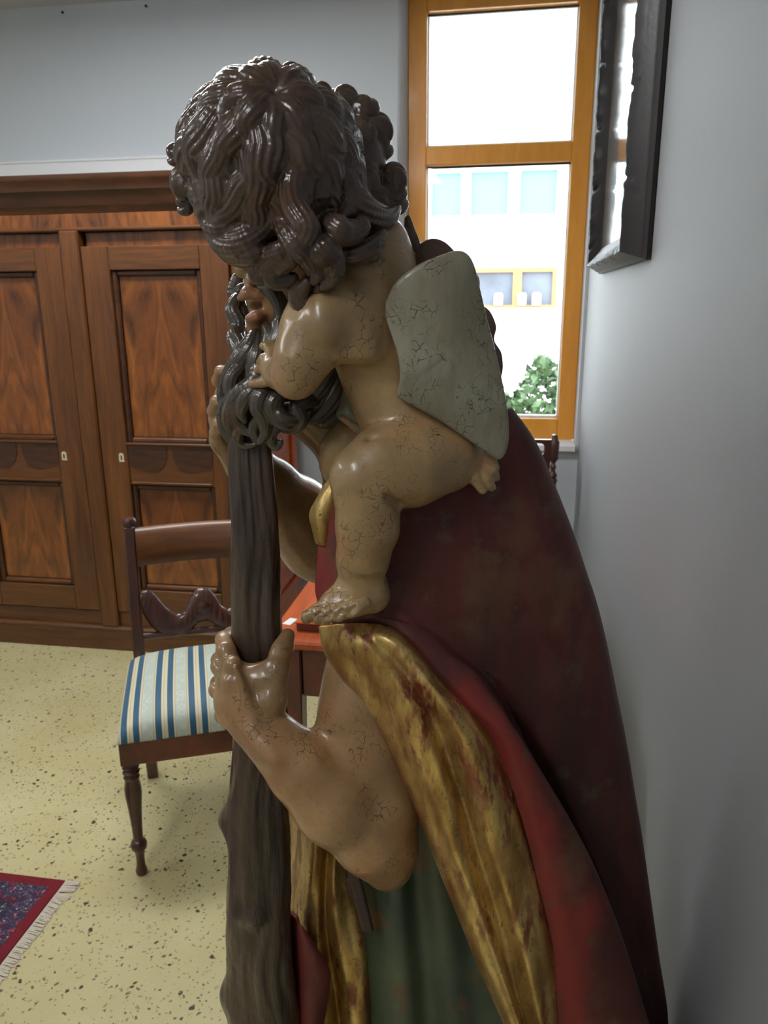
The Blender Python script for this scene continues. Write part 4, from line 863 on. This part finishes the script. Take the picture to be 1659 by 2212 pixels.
# ribs, spine, creases of the back
for pts in ([(742, 800, .862, 4), (800, 812, .85, 4), (846, 800, .855, 4)], [(772, 862, .872, 4), (830, 868, .855, 4)], [(800, 905, .87, 5), (850, 900, .855, 5)], [(808, 560, .862, 4), (800, 640, .845, 4), (812, 720, .842, 4)]): sd.px(pts, 0.018, True)
sd.epx(728, 668, .872, 30, 40, 20, 0.03); sd.epx(700, 690, .85, 24, 40, 18, 0.03)
child = under(sd.build('child_figure', 'flesh', None, 1), stt)
tint(child, lambda co: np.zeros((len(co), 4)))

# --- the child's carved curls
lo, hi = pbounds([(x_, y_, h_) for x_ in (345, 910) for y_ in (125, 690) for h_ in (0.775, 1.02)], 0.005); sd = SDF(lo, hi, 0.00135)
HCn, hu = SR(588, 356, 0.90, 1.0)
sd.ell(HCn, np.array([178, 166, 186]) * hu, None, 0.01); sd.epx(770, 360, .985, 66, 110, 80, 0.01)
W0 = unit(CAMR * 0.16 + CAMD * -0.28 - CAMF * 0.94); E1h = unit(CAMR - W0 * (CAMR @ W0)); E2h = np.cross(W0, E1h)
def hp(th, ph, lift=0.0):
    d = W0 * math.cos(th) + math.sin(th) * (E1h * math.cos(ph) + E2h * math.sin(ph))
    l = np.array([d @ CAMR / 178, d @ CAMD / 166, d @ CAMF / 186]); return HCn + d * (hu / np.linalg.norm(l) + lift)
hr = np.random.default_rng(11)
rows = [(1.75, 2.35, 12, 0.040), (1.4, 2.05, 13, 0.044), (1.02, 1.75, 13, 0.046), (0.62, 1.4, 11, 0.046), (0.3, 1.02, 9, 0.044), (0.03, 0.66, 8, 0.036)]
for ri, (t0, t1, n_, wd_) in enumerate(rows):
    for k in range(n_):
        ph = 2 * PI * (k + 0.5 * (ri % 2)) / n_ + hr.uniform(-0.12, 0.12); sw = 0.62 * (1 if hr.uniform() < (0.75 if ri < 3 else 1.1) else -0.7) / max(math.sin((t0 + t1) / 2), 0.42)
        lf = 0.0015 + 0.0025 * hr.uniform() + (0.003, 0.003, 0.002, 0.001, 0.004, 0.007)[ri]
        pts = []
        for j, u in enumerate(np.linspace(0, 1, 7)):
            th = t0 + (t1 - t0) * u; bend = sw * (u + 0.2 * math.sin(u * 2 * PI * 1.05)); pts.append(hp(th, ph + bend * 0.7, lf * math.sin(PI * min(u * 1.1, 1)) + 0.003 * u * u * (ri < 3)))
        lock(sd, pts, wd_ * hr.uniform(0.85, 1.2), int(hr.integers(5, 8)), center=HCn, k=0.0012, seg=18, tipw=0.12, sr=0.135, rise=0.98)
# curl clusters that stand off the head
def curl(px, py, H, r, spin=1, tilt=0.0, n=4):
    c, u = SR(px, py, H, 1.0); rr_ = r * u; sd.ell(c, (rr_ * 0.72, rr_ * 0.72, rr_ * 0.6), None, 0.006)
    for k in range(n):
        a0 = 2 * PI * k / n + tilt; pts = []
        for w_ in np.linspace(0, 1, 7):
            a = a0 + spin * w_ * 2.6; q_ = rr_ * (0.15 + 0.8 * math.sin(w_ * PI * 0.62)); dz = rr_ * (0.72 - 1.0 * w_ ** 1.5)
            pts.append(c + CAMR * q_ * math.cos(a) + CAMD * q_ * math.sin(a) - CAMF * dz)
        lock(sd, pts, rr_ * 0.8, 4, center=c, k=0.0016, seg=14, tipw=0.2, sr=0.19)
for a in ((742, 222, .985, 34, 1, .4), (786, 244, .985, 34, -1, 1.2), (815, 282, .985, 34, 1, .2), (818, 325, .985, 30, -1, 2.0), (778, 300, .965, 40, -1, 1.0), (846, 388, .97, 34, 1, 2.0), (842, 432, .965, 40, -1, .9), (800, 446, .95, 48, 1, 2.2), (784, 392, .95, 40, 1, .6),
          (384, 335, .93, 24, 1, .3, 3), (404, 395, .92, 36, -1, .8), (406, 440, .935, 26, 1, .2, 3), (634, 168, .93, 30, 1, .5, 3), (532, 174, .93, 26, -1, .5, 3), (690, 204, .95, 26, 1, 0.1, 3)): curl(*a)
# hanging locks over the nape and the man's brow
HL = [([(610, 430, .81), (570, 480, .818), (522, 512, .832), (484, 518, .85), (462, 500, .87), (450, 470, .89)], .034, 6), ([(550, 400, .81), (506, 450, .822), (470, 478, .848), (446, 462, .878), (436, 430, .90)], .034, 6),
      ([(630, 470, .815), (596, 512, .824), (548, 536, .836), (506, 542, .852), (478, 530, .868), (466, 512, .88)], .030, 6), ([(645, 500, .82), (610, 535, .83), (570, 548, .84), (530, 546, .85), (505, 538, .86)], .024, 5),
      ([(640, 520, .825), (622, 545, .832), (585, 552, .838), (560, 572, .848), (558, 596, .858), (576, 606, .86)], .030, 6),
      ([(650, 545, .832), (618, 560, .834), (590, 578, .842), (596, 600, .85), (622, 602, .852), (636, 596, .85)], .026, 6),
      ([(650, 340, .79), (628, 390, .792), (634, 440, .797), (662, 490, .808), (650, 535, .82), (676, 565, .828)], .030, 5),
      ([(672, 370, .795), (650, 430, .797), (662, 490, .808), (694, 530, .82), (716, 560, .83), (718, 596, .838), (694, 624, .845)], .036, 6),
      ([(632, 420, .80), (612, 470, .805), (640, 520, .815), (668, 552, .824), (684, 584, .834), (676, 612, .842)], .032, 6),
      ([(700, 370, .80), (690, 420, .805), (702, 462, .815), (728, 488, .826), (760, 494, .838), (782, 482, .848), (776, 468, .855)], .032, 6),
      ([(664, 606, .848), (646, 630, .855), (654, 652, .86), (684, 660, .862), (716, 652, .87), (736, 640, .876), (744, 628, .88)], .028, 6),
      ([(690, 616, .85), (694, 640, .86), (716, 655, .872), (742, 650, .882), (750, 640, .885)], .020, 5),
      ([(830, 500, .885), (806, 522, .868), (776, 540, .858), (744, 546, .858), (722, 540, .85)], .026, 5), ([(786, 536, .864), (806, 548, .867), (816, 536, .872)], .016, 4),
      ([(560, 360, .79), (520, 400, .80), (490, 450, .82), (450, 470, .85)], .036, 6), ([(740, 400, .83), (784, 440, .865), (830, 462, .90), (862, 446, .935)], .036, 5), ([(700, 340, .84), (742, 384, .86), (756, 432, .862), (740, 468, .852)], .030, 6),
      ([(880, 468, .985), (886, 500, .985), (896, 525, .985), (902, 545, .985)], .014, 4)]
for pts, wd_, n_ in HL:
    q_ = []
    for k, (x_, y_, h_) in enumerate(pts):
        e_ = 1 - ((x_ - 588) / 178) ** 2 - ((y_ - 356) / 166) ** 2; sf = 0.90 - 0.095 * math.sqrt(max(e_, 0))
        q_.append((x_, y_, max(h_, sf + (0.006, 0.0, -0.008)[k]) if k < 3 and e_ > 0.03 else h_))
    pts = q_; lock(sd, pl_(pts), wd_, n_, nrm=TOC, k=0.0016, seg=24, tipw=0.14, sr=0.16, start=0.05, rise=1.0)
sd.px([(640, 450, .85, 50), (668, 530, .865, 36), (690, 600, .872, 20)], 0.01); sd.px([(560, 450, .86, 60), (530, 490, .87, 34)], 0.01); sd.px([(740, 430, .90, 62), (790, 470, .91, 40)], 0.01)
o = sd.build('child_hair', 'hair', None, 0); o.parent = child; o.matrix_parent_inverse = Matrix.Identity(4)

# --- wings: carved boards, slightly domed
def board(name, outline, Hf, thick, mat, parent, dome=0.012, nseg=90, rings=26):
    """closed outline in pixels with distances; filled towards its centre"""
    O = cr(np.array(outline + [outline[0]], float), nseg + 1)[:-1]; c = O.mean(0); G = []
    for s_ in np.linspace(1, 0.0, rings): G.append(c + (O - c) * s_)
    G = np.array(G); lift = np.array([(1 - s_ ** 2.2) for s_ in np.linspace(1, 0, rings)])
    Wp = np.array([[S(p_[0], p_[1], p_[2] - dome * lift[i]) for p_ in G[i]] for i in range(rings)])
    fr = Wp.reshape(-1, 3); rim = Wp[0]; mid = rim + HEAD * thick * 0.5 ; cen = rim.mean(0); mid = mid + (mid - cen) * 0.02; bk = Wp + HEAD * thick * (1 + 0 * lift[:, None, None])
    n_, m_ = rings, nseg; V = np.concatenate([fr, mid, bk.reshape(-1, 3)]); Fg = gridfaces(n_, m_, True); k0 = n_ * m_; i = np.arange(m_); j = (i + 1) % m_
    Fq = np.concatenate([Fg, np.stack([j, i, k0 + i, k0 + j], -1), np.stack([k0 + j, k0 + i, k0 + m_ + i, k0 + m_ + j], -1), Fg[:, ::-1] + k0 + m_])
    o = meshnp(name, V, Fq, mat); bm = bmesh.new(); bm.from_mesh(o.data); bmesh.ops.remove_doubles(bm, verts=bm.verts, dist=1e-5); bmesh.ops.recalc_face_normals(bm, faces=bm.faces); bm.to_mesh(o.data); bm.free(); o.data.shade_smooth()
    o.parent = parent; o.matrix_parent_inverse = Matrix.Identity(4); return o
board('wing', [(834, 655, .872), (858, 612, .868), (900, 578, .866), (945, 558, .868), (985, 545, .872), (1010, 552, .876), (1026, 580, .88), (1038, 630, .884), (1052, 690, .888), (1070, 760, .892), (1086, 830, .896), (1096, 890, .90), (1099, 935, .902), (1094, 970, .902), (1077, 991, .90), (1040, 968, .892), (1000, 942, .885), (955, 910, .878), (915, 888, .874), (878, 868, .87), (860, 852, .868), (866, 815, .864), (862, 770, .864), (848, 725, .866), (836, 690, .87)], 0, 0.012, 'wing', child, 0.012)
board('wing', [(880, 600, .985), (893, 560, .985), (905, 530, .985), (935, 517, .988), (962, 524, .992), (985, 545, 1.0), (1016, 570, 1.0), (1036, 606, 1.0), (1034, 650, 1.0), (1058, 672, 1.0), (1072, 705, 1.0), (1068, 735, 1.0), (1084, 765, 1.0), (1084, 810, 1.0), (1060, 840, 1.0), (1000, 800, .995), (940, 740, .99), (900, 680, .985)], 0, 0.016, 'wing_back', child, 0.012)

# --- loincloth between the legs
kn = [[(752, 800, .975), (744, 850, .97), (735, 890, .972), (744, 905, .97), (790, 935, .965), (820, 960, .965)],
      [(772, 800, .96), (762, 850, .955), (752, 885, .953), (768, 900, .95), (804, 925, .945), (830, 950, .945)],
      [(792, 805, .955), (784, 850, .955), (776, 875, .958), (790, 890, .956), (818, 912, .95), (840, 940, .95)],
      [(810, 810, .965), (806, 850, .965), (800, 870, .968), (812, 885, .968), (834, 905, .965), (850, 930, .965)]]
G = cr(cr(np.array([[S(*p_) for p_ in r_] for r_ in kn]), 30).transpose(1, 0, 2), 50).transpose(1, 0, 2)
o = sheet('loincloth', G, 'cloth_grey', None, 0.006); o.parent = child; o.matrix_parent_inverse = Matrix.Identity(4)
o = SDF(*pbounds([(725, 880, .94), (840, 970, 1.0)], 0.02), 0.002); o.px([(742, 902, .955, 9), (770, 922, .948, 11), (800, 938, .94, 10), (818, 955, .94, 8)], 0.004)
o = o.build('cloth_hem', 'flesh', None, 1); o.parent = child; o.matrix_parent_inverse = Matrix.Identity(4); tint(o, lambda co: np.zeros((len(co), 4)))

# --- cloak: ribs run from the shoulder to the hem
def ribs(lst, n, m, bottom=PZ + 0.02, flare=0.0):
    """lst of ribs, each a list of (px,py,H); a last knot near the floor is added"""
    out = []
    for r_ in lst:
        P = [S(*e) for e in r_]; d = P[-1] - P[-2]; d = d / max(abs(d[2]), 1e-6)
        L = P[-1][2] - bottom; q1 = P[-1] + d * L * 0.5; q1[2] = P[-1][2] - L * 0.5; q2 = P[-1] + d * L * 0.75; q2[2] = bottom
        for q_ in (q1, q2): q_[0] = min(q_[0], XR - 0.03)
        out.append(P + [q1, q2])
    A = np.array(out); A = cr(A, m); return cr(A.transpose(1, 0, 2), n)             # (n along, m across)
R1 = [(722, 1032, .965), (696, 1090, .965), (685, 1200, .955), (683, 1290, .945), (722, 1350, .925), (800, 1350, .905), (872, 1378, .89), (930, 1452, .88), (992, 1522, .872), (1060, 1594, .862), (1092, 1664, .858), (1130, 1780, .854), (1160, 1900, .852), (1194, 2050, .85), (1204, 2212, .85)]
R2 = [(735, 1045, .955), (722, 1100, .95), (720, 1200, .94), (740, 1290, .925), (790, 1330, .905), (845, 1340, .895), (905, 1390, .882), (958, 1450, .872), (1015, 1512, .862), (1085, 1580, .852), (1125, 1660, .847), (1172, 1780, .843), (1210, 1900, .842), (1250, 2050, .84), (1280, 2212, .84)]
R3 = [(770, 1045, .945), (775, 1100, .938), (785, 1200, .925), (815, 1290, .908), (860, 1330, .90), (910, 1360, .894), (965, 1408, .886), (1020, 1450, .88), (1066, 1506, .872), (1116, 1578, .866), (1178, 1680, .862), (1236, 1780, .86), (1288, 1885, .858), (1340, 2020, .858), (1398, 2212, .858)]
R4 = [(820, 1050, .94), (830, 1100, .933), (845, 1200, .922), (880, 1290, .912), (915, 1330, .908), (955, 1370, .905), (1005, 1420, .905), (1052, 1462, .915), (1086, 1515, .925), (1122, 1590, .935), (1172, 1690, .945), (1230, 1795, .95), (1280, 1900, .955), (1330, 2040, .96), (1385, 2212, .965)]
R5 = [(900, 1030, .94), (920, 1100, .925), (945, 1200, .912), (975, 1290, .908), (1000, 1340, .908), (1030, 1390, .91), (1070, 1440, .915), (1112, 1490, .92), (1146, 1550, .925), (1186, 1630, .935), (1226, 1720, .945), (1270, 1820, .953), (1312, 1920, .962), (1354, 2050, .97), (1400, 2212, .98)]
R6 = [(1010, 960, .955), (1050, 1060, .94), (1085, 1160, .93), (1110, 1250, .928), (1130, 1310, .928), (1152, 1370, .93), (1180, 1430, .932), (1205, 1490, .936), (1228, 1555, .942), (1256, 1640, .95), (1286, 1735, .957), (1318, 1830, .965), (1350, 1930, .974), (1384, 2060, .983), (1420, 2212, .99)]
R7 = [(1096, 884, .995), (1150, 960, .985), (1196, 1065, .98), (1234, 1165, .98), (1258, 1235, .98), (1280, 1300, .98), (1300, 1370, .983), (1316, 1440, .985), (1332, 1515, .988), (1352, 1610, .992), (1370, 1710, .997), (1388, 1810, 1.002), (1402, 1910, 1.007), (1420, 2050, 1.012), (1440, 2212, 1.018)]
R8 = [(1085, 890, 1.06), (1130, 965, 1.07), (1172, 1070, 1.08), (1208, 1170, 1.09), (1228, 1240, 1.095), (1248, 1305, 1.10), (1264, 1375, 1.10), (1278, 1445, 1.11), (1290, 1520, 1.11), (1304, 1615, 1.115), (1316, 1715, 1.12), (1326, 1815, 1.125), (1334, 1915, 1.13), (1342, 2055, 1.135), (1350, 2212, 1.14)]
R9 = [(960, 960, 1.13), (980, 1000, 1.16), (1000, 1090, 1.18), (1020, 1180, 1.19), (1030, 1250, 1.2), (1040, 1310, 1.2), (1050, 1380, 1.2), (1055, 1450, 1.21), (1060, 1520, 1.21), (1065, 1620, 1.22), (1070, 1720, 1.22), (1075, 1820, 1.23), (1080, 1920, 1.23), (1085, 2060, 1.24), (1090, 2212, 1.24)]
G = ribs([R1, R2, R3, R4, R5, R6, R7, R8, R9], 200, 130)
G += (0.0012 * vnoise(G * [1, 1, 0.5], 9, 21, 2))[..., None] * -HEAD
cloak = under(sheet('cloak', G, 'red', None, 0.009), stt)
# bright worn red on the turned band, darker paint on the back
def pline(lst, n=60): return cr(np.array([S(*e) for e in lst]), n)
bandl = np.concatenate([pline([(1000, 1500, .868), (1080, 1590, .857), (1122, 1690, .85), (1158, 1810, .847), (1192, 1940, .846), (1220, 2070, .845), (1240, 2212, .845)]), pline([(688, 1080, .96), (690, 1200, .95), (692, 1300, .94)], 30), pline([(1230, 2060, .845), (1262, 1990, .845), (1290, 1950, .85)], 20)])
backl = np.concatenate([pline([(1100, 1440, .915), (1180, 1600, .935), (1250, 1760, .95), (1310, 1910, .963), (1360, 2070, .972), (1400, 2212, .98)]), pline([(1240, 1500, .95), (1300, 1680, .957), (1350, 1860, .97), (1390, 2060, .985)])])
def ct(co):
    md = lambda L: np.concatenate([np.min(np.linalg.norm(c_[:, None] - L[None], axis=2), axis=1) for c_ in np.array_split(co, 12)])
    d = md(bandl) + 0.012 * vnoise(co, 14, 5, 3); a1 = np.clip(1.25 - d / 0.026, 0, 1) * 0.85
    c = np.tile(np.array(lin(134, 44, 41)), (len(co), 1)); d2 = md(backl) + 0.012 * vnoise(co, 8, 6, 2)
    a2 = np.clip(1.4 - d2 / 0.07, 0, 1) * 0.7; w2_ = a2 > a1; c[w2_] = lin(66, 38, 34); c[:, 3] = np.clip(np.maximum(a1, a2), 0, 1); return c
tint(cloak, ct)
# --- gold lining turned outwards over the arm
L0 = [(800, 1375, .96), (800, 1440, .95), (815, 1520, .945), (845, 1590, .94), (880, 1660, .935), (915, 1740, .93), (945, 1820, .925), (980, 1910, .92), (1020, 2010, .915), (1060, 2110, .91), (1110, 2212, .905)]
L1 = [(692, 1356, .928), (702, 1412, .925), (738, 1468, .915), (788, 1532, .905), (836, 1612, .897), (872, 1692, .89), (906, 1772, .884), (940, 1862, .88), (985, 1972, .876), (1030, 2082, .873), (1088, 2212, .87)]
L2 = [(715, 1350, 0.912), (735, 1402, 0.8973), (782, 1455, 0.8867), (832, 1520, 0.87), (872, 1600, 0.86), (904, 1680, 0.855), (936, 1760, 0.851), (966, 1852, 0.848), (1006, 1964, 0.846), (1046, 2076, 0.845), (1098, 2212, 0.844)]
L3 = [(745, 1346, 0.902), (775, 1395, 0.88), (830, 1448, 0.864), (880, 1520, 0.846), (918, 1598, 0.839), (948, 1678, 0.836), (974, 1760, 0.834), (1000, 1852, 0.833), (1038, 1964, 0.832), (1074, 2076, 0.831), (1120, 2212, 0.83)]
L4 = [(780, 1346, 0.898), (815, 1390, 0.8777), (870, 1445, 0.8673), (920, 1518, 0.86), (958, 1596, 0.858), (984, 1676, 0.856), (1010, 1760, 0.855), (1034, 1852, 0.854), (1068, 1964, 0.853), (1100, 2076, 0.852), (1136, 2212, 0.851)]
L5 = [(815, 1348, 0.895), (855, 1390, 0.8707), (905, 1452, 0.8573), (955, 1520, 0.842), (1000, 1594, 0.835), (1028, 1674, 0.832), (1052, 1760, 0.831), (1078, 1852, 0.831), (1112, 1964, 0.83), (1140, 2076, 0.83), (1168, 2212, 0.83)]
L6 = [(845, 1355, .895), (888, 1402, .875), (940, 1470, .865), (1000, 1535, .856), (1046, 1600, .849), (1076, 1676, .846), (1104, 1765, .845), (1130, 1855, .845), (1158, 1966, .844), (1182, 2078, .843), (1190, 2212, .843)]
L7 = [(877, 1363, 0.901), (921, 1420, 0.891), (974, 1487, 0.882), (1039, 1555, 0.874), (1083, 1617, 0.867), (1105, 1685, 0.864), (1131, 1770, 0.862), (1155, 1860, 0.861), (1183, 1967, 0.859), (1205, 2077, 0.858), (1213, 2207, 0.858)]
G = ribs([L0, L1, L2, L3, L4, L5, L6, L7], 200, 140); uu = np.linspace(0, 1, 140)[None, :]; vv_ = np.linspace(0, 1, 200)[:, None]
G += (0.0016 * np.sin(uu * 44 + 3 * np.sin(vv_ * 5)) * np.sin(PI * uu) * np.clip(vv_ * 4, 0, 1))[..., None] * HEAD
o = sheet('cloak_lining', G, 'gold', None, 0.007); gv = np.zeros((200, 140, 4)); gv[..., 3] = np.clip(1.1 - np.abs(uu - 0.15) / 0.09, 0, 1) * 0.95 * np.clip(vv_ * 9, 0.3, 1) + np.clip((uu - 0.93) / 0.05, 0, 1) * 0.9; gv = np.tile(gv.reshape(-1, 4), (2, 1)); tint(o, lambda co: gv); o.parent = cloak; o.matrix_parent_inverse = Matrix.Identity(4)
# small gold turn-back at the collar
K = [[(742, 1012, .975), (712, 1045, .97), (688, 1085, .966), (676, 1110, .968), (682, 1140, .965), (690, 1170, .962)],
     [(748, 1022, .965), (722, 1052, .958), (702, 1092, .953), (694, 1116, .953), (696, 1146, .952), (697, 1176, .952)],
     [(752, 1040, .965), (732, 1070, .96), (714, 1105, .957), (706, 1126, .957), (704, 1150, .957), (700, 1180, .956)]]
G = cr(cr(np.array([[S(*p_) for p_ in r_] for r_ in K]), 16).transpose(1, 0, 2), 40).transpose(1, 0, 2)
o = sheet('collar_lining', G, 'gold', None, 0.006); tint(o, lambda co: np.zeros((len(co), 4))); o.parent = cloak; o.matrix_parent_inverse = Matrix.Identity(4)

# --- green tunic below the elbow, folded
T = []
for j, (x0, x1, h0, h1) in enumerate(((770, 780, 1.03, 1.02), (800, 826, 1.0, 0.98), (840, 880, 0.985, 0.958), (875, 930, 1.0, 0.975), (915, 985, 0.985, 0.95), (960, 1040, 0.995, 0.955), (1010, 1110, 0.99, 0.95), (1060, 1180, 1.0, 0.958), (1120, 1260, 1.06, 1.06))):
    T.append([(x0 + (x1 - x0) * u, 1640 + 572 * u, h0 + (h1 - h0) * u) for u in np.linspace(0, 1, 6)])
G = ribs(T, 120, 100); under(sheet('tunic', G, 'green', None, 0.008), stt)
# --- gold folds and the turned-up red corner beside the staff
T = []
for j, (x0, x1, h0, h1) in enumerate(((618, 606, 1.10, 1.06), (640, 640, 1.05, 1.03), (668, 668, 1.0, 1.005), (690, 700, 1.0, 0.995), (706, 726, 1.02, 1.015), (724, 742, 1.0, 0.985), (738, 770, 1.015, 0.985), (752, 790, 1.03, 1.0), (775, 815, 1.05, 1.04))):
    T.append([(x0 + (x1 - x0) * u + 12 * math.sin(u * 5 + j * 0.5) * min(1, u * 3), 1690 + 522 * u, h0 + (h1 - h0) * u + 0.006 * math.sin(u * 7 + j * 1.7)) for u in np.linspace(0, 1, 8)])
G = ribs(T, 120, 90); o = under(sheet('gold_drapery', G, 'gold', None, 0.007), stt); tint(o, lambda co: np.zeros((len(co), 4)))
K = [[(624, 1972, .985), (628, 2040, .99), (632, 2120, .99), (636, 2212, .99)], [(640, 1985, .97), (648, 2040, .958), (652, 2120, .955), (652, 2212, .955)],
     [(660, 2010, .965), (676, 2056, .95), (684, 2120, .945), (676, 2212, .945)], [(684, 2044, .968), (704, 2080, .957), (711, 2125, .953), (694, 2212, .955)], [(690, 2056, .975), (710, 2092, .968), (714, 2128, .966), (700, 2212, .968)]]
G = ribs(K, 90, 40, bottom=0.3); o = under(sheet('turned_corner', G, 'red', None, 0.006), stt); tint(o, lambda co: np.tile(np.array([*lin(130, 46, 44)[:3], 0.5]), (len(co), 1)))
# --- dark red robe seen between the arms, strap end
K = [[(690, 1625, 1.10), (690, 1720, 1.10), (680, 1800, 1.10)], [(708, 1604, 1.09), (715, 1720, 1.08), (720, 1820, 1.08)], [(735, 1590, 1.09), (750, 1720, 1.08), (770, 1840, 1.08)], [(775, 1590, 1.10), (800, 1720, 1.10), (830, 1850, 1.10)]]
G = cr(cr(np.array([[S(*p_) for p_ in r_] for r_ in K]), 24).transpose(1, 0, 2), 30).transpose(1, 0, 2)
o = under(sheet('robe_front', G, 'red', None, 0.008), stt); tint(o, lambda co: np.tile(np.array([*lin(70, 30, 28)[:3], 0.6]), (len(co), 1)))
sd = SDF(*pbounds([(740, 1850, .94), (820, 2030, 1.0)], 0.02), 0.0018)
for dx in (-7, 0, 7): sd.px([(760 + dx, 1870, .972, 7), (778 + dx, 1945, .965, 7), (794 + dx, 2006, .958, 7)], 0.002)
sd.px([(752, 1900, .975, 5), (764, 1945, .97, 5)], 0.002)
under(sd.build('strap', 'dark_wood_carved', None, 0), stt)
# --- plinth: a rough carved mound
n_, m_ = 24, 72; V = []
for i in range(n_):
    u = i / (n_ - 1)
    for k in range(m_):
        a = 2 * PI * k / m_; rr_ = (0.31 + 0.015 * math.sin(5 * a) + 0.012 * math.sin(9 * a + 1)) * (1 if i == 0 else math.cos(max(0, u - 0.35) / 0.65 * PI / 2) ** 0.6)
        z = 0 if i == 0 else PZ * min(1, u / 0.35) * 0.95 + 0.05 * PZ * math.sin(3 * a + u * 6) * (u > 0.3)
        V.append((min(-0.10 + rr_ * 1.15 * math.cos(a), XR - 0.02), 1.02 + rr_ * 0.85 * math.sin(a), max(0, z)))
o = MB().add(V, [tuple(f) for f in gridfaces(n_, m_, True)] + [tuple(range(m_ - 1, -1, -1))]).build('plinth', simple('brown_painted_rock', lin(84, 72, 54), 0.5, bump=(40, 0.5, 0.01), var=0.3, vscale=15), None, 0, True); under(o, stt)
